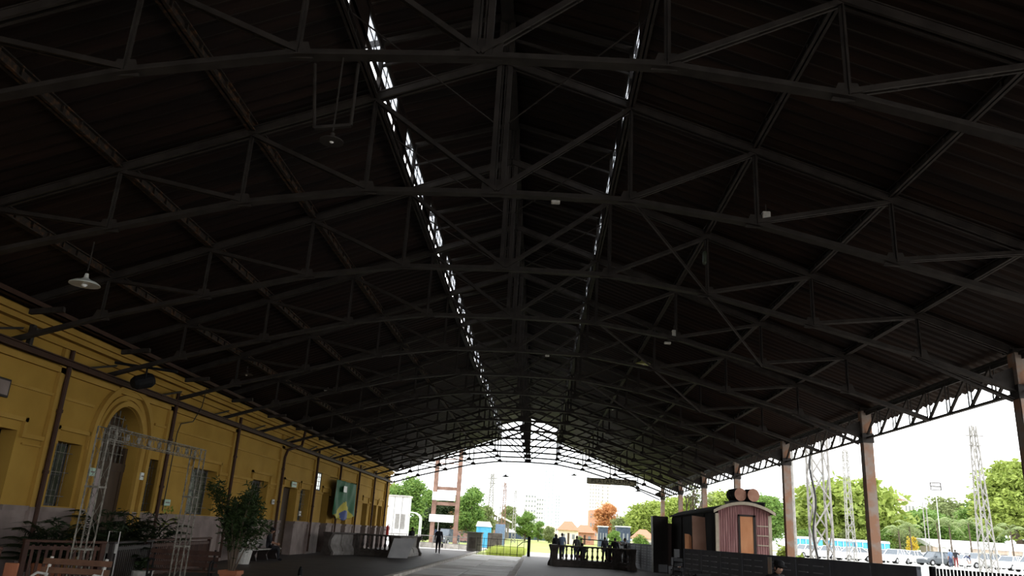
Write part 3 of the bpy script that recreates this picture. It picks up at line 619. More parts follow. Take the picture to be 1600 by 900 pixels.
def car(x, y, z, rz, kind, paint, label, group='parked cars'):
    q = CARST[kind]; L, Wd, H = q['L'], q['W'], q['H']; r = empty('car', (x, y, z), rz, label, 'car', group); b = MB(); n = 28; rows = []; wl = (.19, .79); rw = .31
    for i in range(n + 1):
        t = i / n; X = -L / 2 + L * t; end = min(t, 1 - t); wd = Wd / 2 * (1 - .16 * max(0, 1 - end / .12) ** 2); sh = lerp_tab(q['sh'], t); zb = .24
        for w in wl:
            dx = abs(X - (-L / 2 + L * w))
            if dx < rw + .06: zb = max(zb, math.sqrt((rw + .06) ** 2 - dx * dx) + .26)
        zb = min(zb, sh - .1)
        ring = [(-wd * .9, zb), (-wd, zb + .02 if zb > .3 else .42), (-wd * .99, sh - .12), (-wd * .88, sh), (0, sh + .03), (wd * .88, sh), (wd * .99, sh - .12), (wd, zb + .02 if zb > .3 else .42), (wd * .9, zb)]
        rows += [(X, a, c) for a, c in ring]
    fs = [(i * 9 + k, i * 9 + k + 1, (i + 1) * 9 + k + 1, (i + 1) * 9 + k) for i in range(n) for k in range(8)] + [tuple(range(9)), tuple(range(n * 9 + 8, n * 9 - 1, -1))]
    b.add(rows, fs)
    if kind == 'pickup': pass
    rf = q['rf']; t0, t1, t2, t3 = [-L / 2 + L * a for a, _ in rf]; wt = Wd / 2 * .70; wb = Wd / 2 * .88; s0 = lerp_tab(q['sh'], rf[0][0]); s3 = lerp_tab(q['sh'], rf[3][0])
    b.prism([(t1, -wt, H - .05), (t2, -wt, H - .05), (t2, wt, H - .05), (t1, wt, H - .05)], (0, 0, .05))
    for s in (-1, 1):
        b.bar((t0, s * wb, s0), (t1, s * wt, H - .03), .06, .06); b.bar((t3, s * wb, s3), (t2, s * wt, H - .03), .09, .07)
        for m in (.38, .70): X = t1 + (t2 - t1) * m; b.bar((X, s * wb, .9), (X, s * wt, H - .03), .07, .04)
        b.bar((t1, s * wt, H - .03), (t2, s * wt, H - .03), .06, .05)
        b.box((t0 + .35, s * (wb + .08), s0 + .08), (.12, .16, .12))
    b.build('body', paint, r)
    g = MB(); i_ = .02; P8 = [(t0 + .05, -wb + i_, s0), (t3 - .05, -wb + i_, s3), (t3 - .05, wb - i_, s3), (t0 + .05, wb - i_, s0), (t1, -wt + i_, H - .05), (t2, -wt + i_, H - .05), (t2, wt - i_, H - .05), (t1, wt - i_, H - .05)]
    g.add(P8, [(0, 1, 5, 4), (1, 2, 6, 5), (2, 3, 7, 6), (3, 0, 4, 7)]); g.build('windows', 'cglass', r)
    for w in wl:
        for s in (-1, 1):
            k = MB(); X = -L / 2 + L * w; k.tube([(X, s * (Wd / 2 - .19), rw), (X, s * (Wd / 2 - .01), rw)], rw, 16); wh = k.build('wheel', 'tyre', r)
            k = MB(); k.tube([(X, s * (Wd / 2 - .015), rw), (X, s * (Wd / 2 + .005), rw)], rw * .6, 12); k.build('hub_cap', 'hub', wh)
    for s in (-1, 1):
        MB().box((-L / 2 + .08, s * Wd * .36, .66), (.12, .30, .14), bev=.02).build('headlight', 'glassl', r); MB().box((L / 2 - .03, s * Wd * .38, .80), (.08, .16, .26), bev=.02).build('tail_light', 'cred', r)
    return r
def lattice(name, x, y, z, h, w, label, cat, mk='tower', wt=None, group=None, arm=True, seg=None, tk=1):
    r = empty(name, (x, y, z), 0, label, cat, group); wt = wt or w * .5; b = MB(); c4 = [(-1, -1), (1, -1), (1, 1), (-1, 1)]; th = max(.035, w * .07) * tk
    for a, q in c4: MB().bar((a * w / 2, q * w / 2, -.2), (a * wt / 2, q * wt / 2, h), th, th).build('leg', mk, r)
    n = seg or int(h / (w * 1.1)); 
    for i in range(n):
        f0, f1 = i / n, (i + 1) / n; w0 = w + (wt - w) * f0; w1 = w + (wt - w) * f1
        for j in range(4):
            (a, q), (c, d) = c4[j], c4[(j + 1) % 4]
            if i % 2: a, q, c, d = c, d, a, q
            b.bar((a * w0 / 2, q * w0 / 2, h * f0), (c * w1 / 2, d * w1 / 2, h * f1), th * .7, th * .7)
    b.build('lacing', mk, r)
    if arm: k = MB(); k.bar((-w * .8, 0, h * .93), (w * .8, 0, h * .93), th, th); k.bar((-w * .5, 0, h * .86), (w * .5, 0, h * .86), th, th); k.build('cross_arm', mk, r)
    return r

# ================================================================ LEFT SIDE: CAFE CORNER
def gl(px, py, z=0): return atZ(px, py, z)
def lean_fence(x0, y0, x1, y1, h, label, mk='wood', lattice_=False, cat='fence', group='low wooden fences'):
    p, q = Vector((x0, y0, 0)), Vector((x1, y1, 0)); d = q - p; L = d.length; r = empty('picket_fence', p, math.atan2(d.y, d.x), label, cat, group)
    MB().box((L / 2, 0, h - .03), (L + .12, .14, .05), bev=.01).build('top_rail', mk, r); MB().box((L / 2, 0, .18), (L, .06, .08)).build('bottom_rail', mk, r); MB().box((L / 2, 0, h - .16), (L, .05, .07)).build('upper_rail', mk, r)
    for X in (0, L): MB().box((X, 0, h / 2), (.10, .10, h), bev=.01).build('post', mk, r)
    n = int(L / .135)
    for i in range(1, n): MB().box((L * i / n, 0, h / 2), (.055, .025, h - .2)).build('picket', mk, r)
    if lattice_:
        b = MB()
        for i in range(4): b.box((L / 2, .02, .35 + i * .16), (L, .02, .03))
        b.build('cross_slats', mk, r)
    return r
lean_fence(-10.05, 16.0, -9.2, 17.3, 1.0, 'reddish picket fence behind the worn bench, left of the white lattice arch')
lean_fence(-9.1, 17.5, -9.55, 20.2, 1.0, 'dark picket fence with cross slats seen between the two legs of the lattice arch', 'dwood', True)
lean_fence(-9.7, 20.4, -10.25, 25.6, 1.0, 'dark brown picket fence between the lattice arch and the potted tree', 'wood')
lean_fence(-8.9, 12.15, -8.35, 12.62, 1.0, 'low wooden fence with an orange panel in the bottom left corner')
tag(MB().box((-8.22, 12.85, .38), (.20, .05, .76), .2, bev=.01).build('orange_panel', 'terra'), 'dull orange board beside the corner fence at bottom left', 'board')
def park_bench(x, y, rz, label, slat='bench', white=True, L=1.5):
    r = empty('park_bench', (x, y, 0), rz, label, 'bench', 'park benches by the fences')
    for i in range(4): MB().box((0, -.20 + i * .115, .43), (L, .09, .03), bev=.005).build('seat_slat', slat, r)
    for i in range(3): MB().bar((-L / 2, .245 + i * .03, .55 + i * .13), (L / 2, .245 + i * .03, .55 + i * .13), .025, .09, up=(0, .25, 1)).build('back_slat', slat, r)
    for s in (-1, 1):
        b = MB(); X = s * (L / 2 - .1); b.tube([(X, -.26, 0), (X, -.18, .22), (X, -.24, .42), (X, .2, .40), (X, .26, .6), (X, .34, .88)], .026, 6); b.tube([(X, .30, 0), (X, .2, .2), (X, .2, .42)], .024, 6)
        b.tube([(X, -.24, .42), (X, -.27, .60), (X, -.05, .66), (X, .26, .62)], .02, 6); b.tube([(X, -.15, .22), (X, 0, .33), (X, .15, .22), (X, 0, .12), (X, -.15, .22)], .014, 5)
        b.build('cast_iron_end', 'offw' if white else 'black', r)
    return r
park_bench(-7.25, 12.75, .12, 'worn slatted bench with flaking white cast iron ends at lower left', L=1.05)
park_bench(-8.0, 18.6, .25, 'dark slatted bench beside the right leg of the lattice arch', 'wood', False)
# tall lattice arch
r = empty('lattice_arch', (-7.48, 13.45, 0), PI / 2 - .02, 'tall weathered white lattice arch of rods standing before the yellow wall', 'arch'); SP = 3.65
for k, X in enumerate((0, SP)):
    b = MB(); c4 = [(-.11, -.11), (.11, -.11), (.11, .11), (-.11, .11)]
    for a, q in c4: b.tube([(X + a, q, 0), (X + a, q, 3.0)], .015, 5)
    for i in range(10):
        z0 = i * .3
        for j in range(4): (a, q), (c, d) = c4[j], c4[(j + 1) % 4]; (a, q, c, d) = (a, q, c, d) if i % 2 else (c, d, a, q); b.tube([(X + a, q, z0), (X + c, d, z0 + .3)], .004, 3, cap=False)
    for z0 in (1.0, 2.0): b.box((X, 0, z0), (.25, .25, .03))
    b.build('leg', 'arch', r)
b = MB()
for a, q in ((-.11, 2.8), (.11, 2.8), (-.11, 3.0), (.11, 3.0)): b.tube([(-.11, a, q), (SP + .11, a, q)], .011, 5)
for i in range(24):
    X0 = i * SP / 24; X1 = (i + 1) * SP / 24
    for a in (-.11, .11): b.tube([(X0, a, 2.8 if i % 2 else 3.0), (X1, a, 3.0 if i % 2 else 2.8)], .005, 3, cap=False)
    b.tube([(X0, -.11, 3.0), (X1, .11, 3.0)], .005, 3, cap=False)
for i in range(9): b.box((.3 + i * .4, 0, 2.9), (.10, .03, .12), bev=.01)
b.build('crossbar', 'arch', r)
# plants
def leafy_pot(x, y, h, rad, label, seed, n=900, pot='terra', square=True, name='potted_tree'):
    rnd = random.Random(seed); r = empty(name, (x, y, 0), 0, label, 'potted plant', 'potted plants')
    b = MB(); n4 = 4 if square else 14; b.lathe((0, 0, 0), [(.20, 0), (.27, .40), (.31, .40), (.31, .48), (.26, .48), (.25, .42)], n4); b.build('pot', pot, r)
    s = MB(); ends = []
    for i in range(14):
        a = 2 * PI * i / 14 + rnd.uniform(-.3, .3); q = rnd.uniform(.35, 1); e = Vector((math.cos(a) * rad * q * rnd.uniform(.6, 1), math.sin(a) * rad * q, h * rnd.uniform(.55, .97))); mid = Vector((e.x * .35, e.y * .35, e.z * .6)); s.tube([(e.x * .05, e.y * .05, .4), mid, e], [.022, .014, .005], 5); ends.append((mid, e))
    s.build('stems', 'trunk', r); b = MB()
    for _ in range(n):
        m_, e = rnd.choice(ends); t = rnd.random() ** .7; p = m_.lerp(e, t) + Vector((rnd.gauss(0, .09), rnd.gauss(0, .09), rnd.gauss(0, .07)))
        d = Vector((rnd.gauss(0, 1), rnd.gauss(0, 1), rnd.gauss(.3, .6))).normalized(); w = d.cross(Vector((rnd.gauss(0, 1), rnd.gauss(0, 1), rnd.gauss(0, 1)))).normalized(); L = rnd.uniform(.10, .17)
        b.add([p, p + d * L * .5 + w * .016, p + d * L, p + d * L * .5 - w * .016], [(0, 1, 2, 3)])
    b.build('foliage', 'leafd', r); return r
leafy_pot(-6.95, 18.9, 2.5, .85, 'tall dark leafy tree in a square terracotta pot before the yellow wall', 3, 4200)
def pot_palm(x, y, h, label, seed, fr=1.0):
    rnd = random.Random(seed); r = empty('potted_palm', (x, y, 0), 0, label, 'potted plant', 'potted plants'); MB().lathe((0, 0, 0), [(.18, 0), (.24, .38), (.26, .42), (.22, .42), (.2, .36)], 14).build('pot', 'terra', r)
    b = MB(); leaves(b, (0, 0, h * .62), (fr * .55, fr * .55, h * .32), 420, .11, rnd, .0, .4); b.build('foliage', 'leafp', r)
    for i in range(26):
        a = 2 * PI * i / 26 * 1.7 + rnd.uniform(-.3, .3); up = rnd.uniform(.2, 1.5); b = MB(); pts = [Vector((math.cos(a) * fr * q, math.sin(a) * fr * q, .4 + (h - .4) * (up * q * 1.5 - up * .85 * q * q) * .9)) for q in [k / 7 for k in range(8)]]
        b.tube(pts, [.012 - .001 * k for k in range(8)], 4); sd = Vector((-math.sin(a), math.cos(a), 0)); fw = Vector((math.cos(a), math.sin(a), 0))
        for k in range(2, 8):
            for w in (0, .33, .66):
                p = pts[k - 1].lerp(pts[k], 1 - w)
                for s in (-1, 1): b.add([p - fw * .035, p + fw * .035, p + sd * s * .26 + fw * .18 - Vector((0, 0, .06))], [(0, 1, 2)])
        b.build('frond', 'leafp', r)
pot_palm(-11.0, 18.3, 1.45, 'dark feathery palm in a pot behind the reddish fence left of the arch', 5, .8)
pot_palm(-11.0, 20.9, 1.75, 'broad dark palm in a pot left of the arched doorway', 6, 1.0)
pot_palm(-10.6, 22.2, 1.8, 'dark palm in a pot right in front of the arched doorway', 8, 1.0)
pot_palm(-9.9, 19.2, 1.3, 'bushy dark palm hiding the middle of the fence inside the lattice arch', 9, .7)
r = empty('climbing_sapling', (-11.3, 24.6, 0), 0, 'thin sapling with a few leaves against the pinkish dado', 'potted plant'); MB().lathe((0, 0, 0), [(.16, 0), (.2, .3), (.22, .34), (.18, .34)], 12).build('pot', 'offw', r)
b = MB(); b.tube([(0, 0, .3), (.05, 0, .8), (-.03, .02, 1.3), (.06, 0, 1.75)], [.014, .012, .009, .004], 5); b.tube([(0, 0, .7), (.2, .1, 1.1), (.24, .12, 1.5)], [.009, .007, .003], 5); b.build('stem', 'trunk', r)
b = MB(); rnd = random.Random(4)
for c in ((.06, 0, 1.75), (.24, .12, 1.5), (0, 0, 1.3), (.15, .08, 1.05)): leaves(b, c, (.16, .16, .12), 16, .06, rnd, .1)
b.build('foliage', 'leafl', r)
r = empty('planter_bucket', (-9.0, 18.9, 0), 0, 'chalky white bucket planter with a low plant inside the fence corner', 'planter'); MB().lathe((0, 0, 0), [(.20, 0), (.24, .34), (.26, .36), (.22, .36)], 14).build('bucket', 'offw', r)
b = MB(); leaves(b, (0, 0, .48), (.22, .22, .14), 120, .06, random.Random(2), .1); b.build('foliage', 'leafd', r)
r = empty('menu_board', (-9.15, 17.6, 0), .3, 'small white notice board on a thin frame beside the left arch leg', 'board')
MB().bx(-.11, .11, -.01, .01, .75, .98).build('panel', 'offw', r); b = MB(); b.tube([(-.11, 0, 0), (-.11, 0, 1.2), (.11, 0, 1.2), (.11, 0, 0)], .011, 5); b.build('frame', 'offw', r)
tag(MB().lathe((-10.2, 17.4, 0), [(.17, 0), (.21, .3), (.22, .34), (.17, .34), (.1, .3)], 14).build('clay_pot', 'terra'), 'empty clay pot on the floor behind the reddish fence', 'pot')
# bench with seated man by the wall
r = empty('stone_bench', (-11.45, 33.9, 0), PI / 2, 'long pale bench by the dado where the man in the cap sits', 'bench')
MB().box((0, 0, .44), (4.6, .48, .06), bev=.015).build('seat', 'stonel', r); MB().box((0, .25, .66), (4.6, .05, .30), bev=.015).build('backrest', 'stonel', r)
for X in (-2.0, -.7, .7, 2.0): MB().prism([(X, -.20, 0), (X, .26, 0), (X, .30, .66), (X, .22, .66), (X, .16, .42), (X, -.22, .42), (X, -.10, .22)], (.07, 0, 0)).build('leg', 'dwood', r)
SITC = dict(SIT); SITC.update(knL=(-.12, .46, .55), wrL=(-.05, .38, .68), wrR=(.08, .38, .70)); SITC['look'] = (0, 1, -.15)
blend_person('person', (-11.42, 34.9, -.04), -1.35, SITC, ['dcloth', 'dcloth', 'black', 'skin'], 'person in a cap and dark clothes seated on the long pale bench by the wall', hat='black')
r = empty('water_barrel', (-10.9, 30.6, 0), 0, 'pale round tub on the floor behind the potted tree', 'tub'); MB().lathe((0, 0, 0), [(.26, 0), (.34, .5), (.36, .54), (.30, .54), (.28, .4)], 16).build('tub_wall', 'offw', r)
r = empty('bollard', (gl(468, 903).x, gl(468, 903).y, 0), 0, 'small black bollard with a pale band on the dark platform', 'bollard'); r.scale = (.6, .6, .5)
MB().lathe((0, 0, 0), [(.13, 0), (.13, .12), (.12, .14), (.10, .5), (.07, .55), (.07, .6), (.03, .66)], 14).build('body', 'black', r); MB().lathe((0, 0, .02), [(.134, 0), (.132, .10)], 14).build('band', 'offw', r)
# wall fixtures
def on_wall(px, py, dx=0): p = atX(px, py, WX + dx); return p
p = on_wall(2, 605); b = MB(); b.box((WX + .05, p.y - .3, p.z), (.05, 1.0, .42), bev=.01); f = tag(b.build('picture_frame', 'dwood'), 'small dark framed notice on the yellow wall at the left edge', 'frame'); MB().box((WX + .08, p.y - .3, p.z), (.01, .88, .32)).build('notice', 'dado', f)
p = atX(226, 597, WX + .9); r = empty('stage_light', (p.x, p.y, p.z), .5, 'black drum shaped spotlight clamped to the bracket above the arched doorway', 'spotlight')
b = MB(); b.tube([(-.30, -.12, -.10), (-.22, -.08, -.06), (.12, .05, .08), (.20, .08, .12)], [.14, .20, .22, .17], 16); b.build('housing', 'black', r)
b = MB(); b.tube([(0, -.24, .05), (0, -.24, .26), (0, .24, .26), (0, .24, .05)], .02, 6); b.tube([(0, 0, .26), (0, 0, .42)], .03, 6); b.bar((-.95, .35, .50), (.8, -.3, .36), .07, .07); b.build('yoke', 'black', r)
for nm, (px, py), w, h, mk, lab, cat in [('exit_sign', (457, 757), .75, .26, 'signg', 'pale green sign plate above the tall doorway by the seated man', 'sign'), ('wall_plate', (139, 737), .28, .22, 'signg', 'small pale green plate on the moulding left of the arched doorway', 'plate'), ('wall_plate', (218, 744), .26, .22, 'glassl', 'small white plate on the moulding right of the arched doorway', 'plate'),
        ('wall_plate', (257, 785), .42, .20, 'signg', 'grey green plate just above the dado right of the arched doorway', 'plate'), ('switch_box', (233, 820), .18, .32, 'doorp', 'pale switch box on the pinkish dado beside the downpipe', 'switch box'), ('switch_box', (424, 784), .3, .22, 'offw', 'small white switch box on the wall left of the bent downpipe', 'switch box'), ('switch_box', (466, 802), .25, .22, 'offw', 'small white switch box between the far doors', 'switch box')]:
    p = on_wall(px, py); b = MB(); b.box((WX + .08, p.y, p.z), (.05, w, h), bev=.008); o = tag(b.build(nm, mk), lab, cat)
    f = MB(); f.box((WX + .108, p.y, p.z), (.006, w * .7, h * .18)); f.build('printed_line', 'dado' if nm != 'switch_box' else 'mullion', o)
b = MB(); p0 = on_wall(310, 594); b.tube([(WX + .35, p0.y, 5.95), (WX + .3, p0.y, 5.3), (WX + .12, p0.y - .1, 4.75), (WX + .12, p0.y - 1.0, 4.55), (WX + .12, p0.y - 1.15, 4.2), (WX + .12, p0.y - 1.2, 1.7)], .018, 5)
tag(b.build('wall_cable', 'hose'), 'thin cable running down the yellow wall right of the arched doorway', 'cable')
r = empty('fire_extinguisher', (WX + .3, on_wall(600, 825).y, .95), 0, 'red fire extinguisher hanging at the far end of the yellow wall', 'fire extinguisher')
MB().lathe((0, 0, 0), [(.10, 0), (.12, .04), (.12, .62), (.07, .72), (.04, .76)], 12).build('cylinder', 'red', r); b = MB(); b.tube([(0, 0, .76), (.05, 0, .86), (.14, 0, .8), (.15, 0, .4)], .02, 6); b.box((-.15, 0, .4), (.3, .06, .05)); b.build('hose', 'black', r)
# flag
ya, yb_ = atX(525, 752, WX + .42).y, atX(557, 758, WX + .42).y; zt, zb_ = 4.12, 2.12; nx, ny = 36, 30; vs_ = []; fs = []; mi = []
for j in range(ny + 1):
    for i in range(nx + 1):
        u = i / nx; v = j / ny; y = ya + (yb_ - ya) * (u + .03 * math.sin(6 * v) * (1 - abs(2 * u - 1))); sag = .28 * math.sin(PI * u) * (1 - v) ** .7 * (1 - .5 * u); z = zb_ + (zt - zb_) * v - sag - .10 * (1 - v) * math.sin(PI * u * 3) ** 2
        vs_.append((WX + .42 + .10 * math.sin(14 * u + 2.5 * v) * (.4 + .6 * (1 - v)) + .03 * math.sin(31 * u - 5 * v), y, z))
for j in range(ny):
    for i in range(nx):
        u = (i + .5) / nx; v = (j + .5) / ny; a = j * (nx + 1) + i; fs.append((a, a + 1, a + nx + 2, a + nx + 1)); k = 0
        if abs(u - .5) * 1.0 + v * .95 < .50: k = 1
        if (u - .52) ** 2 / .022 + (v - .12) ** 2 / .022 < 1: k = 2
        mi.append(k)
b = MB(); b.v = vs_; b.f = fs; b.mi = mi; fl = b.build('flag', ['flagg', 'flagy', 'flagb'], None, True); tag(fl, 'green banner flag with a yellow diamond and blue disc hanging on the yellow wall', 'flag'); fl.modifiers.new('s', 'SOLIDIFY').thickness = .01
b = MB(); b.tube([(WX + .05, ya, 4.2), (WX + .45, ya + .05, 4.14)], .02, 5); b.tube([(WX + .05, yb_, 4.2), (WX + .45, yb_, 4.14)], .02, 5); b.build('hook', 'iron', fl)
p = on_wall(540, 765, .5); MB().box((WX + .58, p.y - .4, p.z), (.02, .8, .36)).build('paper_patch', 'white', fl)
# ================================================================ STONE BALUSTRADES
def baluster(b, x, y, z, h): b.lathe((x, y, z), [(.07, 0), (.07, .06), (.04, .08), (.075, .17), (.085, .25), (.05, .34), (.035, .40), (.06, .43), (.035, .46), (.060, .54), (.06, .60), (.04, h - .06), (.07, h - .05), (.07, h)], 10)
def balustrade(x0, y0, x1, y1, label, n, solid=False, cons=None, H=1.18, mk='stone'):
    p, q = Vector((x0, y0, 0)), Vector((x1, y1, 0)); d = q - p; L = d.length; r = empty('stone_balustrade', p, math.atan2(d.y, d.x), label, 'balustrade', 'stone balustrade enclosures')
    MB().box((L / 2, 0, .10), (L, .42, .20), bev=.02).build('plinth', 'stonel' if solid else mk, r); MB().box((L / 2, 0, H - .05), (L + .2, .44, .09), bev=.02).build('handrail', mk, r)
    if solid:
        m = max(1, round(L / 1.6))
        for i in range(m):
            b = MB(); X0 = L * i / m + .08; X1 = L * (i + 1) / m - .08; b.prism([(X0, .10, .2), (X0, -.18, .2), (X0, -.14, .36), (X0, -.02, .52), (X0, -.04, H - .1), (X0, .10, H - .1)], (X1 - X0, 0, 0)); b.build('panel', 'stonel', r)
    else:
        MB().box((L / 2, 0, .28), (L, .30, .18), bev=.01).build('lower_rail', mk, r)
        for i in range(n):
            b = MB(); baluster(b, L * (i + .5) / n, 0, .36, H - .45); b.build('baluster', mk, r)
    for X in (cons if cons is not None else (0, L)):
        b = MB(); b.prism([(X - .14, -.34, 0), (X - .14, -.36, .16), (X - .14, -.22, .34), (X - .14, -.14, .50), (X - .14, -.16, .80), (X - .14, -.30, H - .12), (X - .14, -.32, H - .02), (X - .14, .24, H - .02), (X - .14, .20, H - .14), (X - .14, .12, .8), (X - .14, .14, .4), (X - .14, .26, .14), (X - .14, .26, 0)], (.28, 0, 0)); b.build('console_post', mk, r)
balustrade(-11.1, 43.6, -10.35, 46.5, 'short solid balustrade with pale panels at the left, nearest the seated man', 4, True)
balustrade(-10.2, 46.6, -8.1, 46.3, 'dark balustrade row with turned balusters on the left platform', 8)
balustrade(-7.75, 45.2, -7.45, 51.4, 'pale panelled balustrade seen end on beside the draped banner', 6, True)
balustrade(1.05, 48.6, 4.75, 49.4, 'long dark balustrade with open balusters on the right platform', 12)
balustrade(4.95, 49.3, 5.55, 47.9, 'short dark balustrade return at the right end of the right hand enclosure', 4)
balustrade(1.0, 49.2, 1.1, 52.5, 'dark balustrade side running away at the left end of the right hand enclosure', 7)
b = MB(); b.add([(-7.98, 44.62, .02), (-6.95, 44.9, .04), (-6.6, 45.1, 1.06), (-7.75, 44.8, 1.04), (-8.02, 44.72, .02), (-7.2, 45.0, .5), (-6.62, 45.2, 1.06), (-7.78, 44.9, 1.04)], [(0, 1, 2, 3), (7, 6, 5, 4), (0, 3, 7, 4), (3, 2, 6, 7)])
tag(b.build('vinyl_banner', 'banner'), 'grey white vinyl banner draped over the near corner of the left balustrade', 'banner')
# ================================================================ RIGHT PLATFORM
def barrier(px_x, py_y, ex, ey, label, mk='barrier', H=1.5, louv=True):
    p, q = Vector((px_x, py_y, 0)), Vector((ex, ey, 0)); d = q - p; L = d.length; r = empty('barrier_panel', p, math.atan2(d.y, d.x), label, 'barrier', 'slate grey barrier panels')
    MB().box((L / 2, 0, H / 2 + .03), (L - .02, .05, H - .06), bev=.008).build('sheet', mk, r)
    b = MB(); b.box((L / 2, 0, H - .03), (L, .08, .06)); b.box((L / 2, 0, .04), (L, .08, .08)); b.box((.03, 0, H / 2), (.06, .09, H)); b.box((L - .03, 0, H / 2), (.06, .09, H)); b.build('frame', mk, r)
    if louv:
        for s in range(2):
            b = MB()
            for i in range(8): b.bar((L * (.12 + .45 * s), .035, .25 + i * .155), (L * (.40 + .45 * s), .035, .25 + i * .155), .03, .018); b.bar((L * (.12 + .45 * s), -.035, .25 + i * .155), (L * (.40 + .45 * s), -.035, .25 + i * .155), .03, .018)
            b.build('louvre', 'barrierl', r)
    return r
A = Vector((5.1, 28.5)); B = Vector((7.13, 15.7)); nP = 8
for i in range(nP):
    a = A.lerp(B, i / nP); e = A.lerp(B, (i + 1) / nP)
    barrier(a.x, a.y, e.x, e.y, 'slate grey barrier panel, %s from the wagon end of the right hand row' % ORD[i], louv=i < 6)
for i in range(8):
    a = Vector((6.0, 64)).lerp(Vector((6.85, 48.2)), i / 8); e = Vector((6.0, 64)).lerp(Vector((6.85, 48.2)), (i + 1) / 8)
    barrier(a.x, a.y, e.x, e.y, 'dark barrier panel, %s from the far end of the row behind the right balustrade' % ORD[i])
r = empty('slatted_fence', (7.19, 15.3, 0), 0, 'black fence of upright slats with bright gaps at the bottom right corner', 'fence'); D = Vector((8.9, 8.9)) - Vector((7.19, 15.3)); Lf = D.length; r.rotation_euler = (0, 0, math.atan2(D.y, D.x))
for z in (.12, 1.30): MB().box((Lf / 2, 0, z), (Lf, .04, .05)).build('rail', 'black', r)
n = 78
for i in range(n):
    if (i % 26) == 25: continue
    MB().box((Lf * (i + .5) / n, 0, .75), (.042, .02, 1.48)).build('slat', 'black', r)
for i in (0, 26, 52, 78): MB().box((Lf * i / n, 0, .76), (.09, .09, 1.52), bev=.01).build('post', 'black', r)
p = A.lerp(B, .52); d = (B - A).normalized(); tag(MB().box((p.x - .05, p.y, 1.24), (.02, .20, .42), math.atan2(d.y, d.x) - PI / 2).build('poster', 'poster'), 'faded paper notice on the slate grey barrier left of the person in the cap', 'notice')
blend_person('person', (4.62, 16.2, .10), PI + .5, dict(SIT, look=(.1, .9, -.22)), ['black', 'ncloth', 'black', 'skinl'], 'person in a dark cap and maroon scarf sitting low before the grey barrier', hat='black', skin='skinl')
tag(MB().box((4.6, 16.15, .27), (.42, .42, .54), 1.1, bev=.03).build('stool', 'dwood'), 'dark box stool under the person in the cap at bottom right', 'stool')
# black cabinets
for (x0, x1, y, h, lab) in ((6.75, 7.55, 48.0, 3.1, 'tall black cabinet at the end of the far barrier row, the taller of the pair'), (7.55, 8.25, 48.8, 2.75, 'lower black cabinet squeezed between the tall one and the wagon')):
    r = empty('black_cabinet', ((x0 + x1) / 2, y, 0), 0, lab, 'cabinet', 'black cabinets'); w = x1 - x0
    MB().prism([(-w / 2, -.4, 0), (w / 2, -.4, 0), (w / 2 + .03, -.4, h), (-w / 2 - .06, -.4, h)], (0, .8, 0)).build('carcass', 'dwood', r); MB().bx(-w / 2 + .05, -.02, -.43, -.40, .1, h - .1).build('door', 'dwood', r); MB().bx(.02, w / 2 - .05, -.43, -.40, .1, h - .1).build('door', 'dwood', r)
# stacked chairs
def stack_chair(x, y, z, rz, lab):
    r = empty('black_chair', (x, y, z), rz, lab, 'chair', 'black chairs heaped by the barrier')
    MB().box((0, 0, .44), (.42, .42, .03), bev=.01).build('seat', 'black', r); MB().box((0, .2, .72), (.40, .03, .28), bev=.01).build('backrest', 'black', r)
    for sx in (-1, 1):
        for sy in (-1, 1): MB().tube([(sx * .18, sy * .18, .44), (sx * .21, sy * .22, 0)], .012, 5).build('leg', 'black', r)
for i, (x, y, z, rz, w_) in enumerate([(4.9, 31.4, 0, .4, 'lowest and farthest left'), (5.1, 30.4, 0, 1.0, 'second from the left'), (5.2, 30.3, .30, .8, 'resting on the second chair'), (5.05, 29.2, 0, .2, 'nearest the barrier end on the ground'), (5.1, 29.15, .30, .5, 'stacked on the chair at the barrier end'), (5.1, 29.1, .60, .9, 'topmost against the barrier end')]): stack_chair(x, y, z, rz, 'black metal chair heaped beside the barrier, ' + w_)
r = empty('pushchair', (4.0, 19.6, 0), .5, 'black pushchair silhouette in front of the left barrier panels', 'pushchair')
b = MB(); b.prism([(-.22, -.2, .45), (-.22, .25, .45), (-.22, .35, .9), (-.22, .1, 1.0), (-.22, -.1, .75)], (.44, 0, 0)); b.build('seat_body', 'black', r); b = MB(); b.tube([(-.2, .4, 1.05), (-.2, .3, .8), (-.2, -.3, .15)], .015, 6); b.tube([(.2, .4, 1.05), (.2, .3, .8), (.2, -.3, .15)], .015, 6); b.tube([(-.2, .4, 1.05), (.2, .4, 1.05)], .018, 6); b.build('frame', 'black', r)
for X in (-.25, .25):
    for Y_ in (-.32, .3): MB().tube([(X - .02, Y_, .12), (X + .02, Y_, .12)], .12, 12).build('wheel', 'tyre', r)
# ================================================================ WAGON
WY, WX0, WX1, WL = 36.0, 7.78, 10.2, 11.6
r = empty('railway_wagon', (0, 0, 0), 0, 'old railway wagon with a faded maroon end, orange door and dark plank side', 'wagon'); xm = (WX0 + WX1) / 2; hw = (WX1 - WX0) / 2
def rz_(x, e=0): return 3.08 + .42 * (1 - ((x - xm) / (hw + .15)) ** 2) + e
N = 14; poly = [(WX0 + .05, WY, .9)] + [(WX1 - .05, WY, .9)] + [(WX1 - .05 - (2 * hw - .1) * k / N, WY, rz_(WX1 - .05 - (2 * hw - .1) * k / N) - .04) for k in range(N + 1)]
MB().prism(poly, (0, .12, 0)).build('end_wall', 'purple', r)
b = MB(); x = WX0 + .12
while x < WX1 - .1:
    if not (8.78 < x < 9.45): b.bx(x, x + .085, WY - .03, WY, .92, rz_(x) - .12)
    x += .105
b.build('end_planks', 'purple', r)
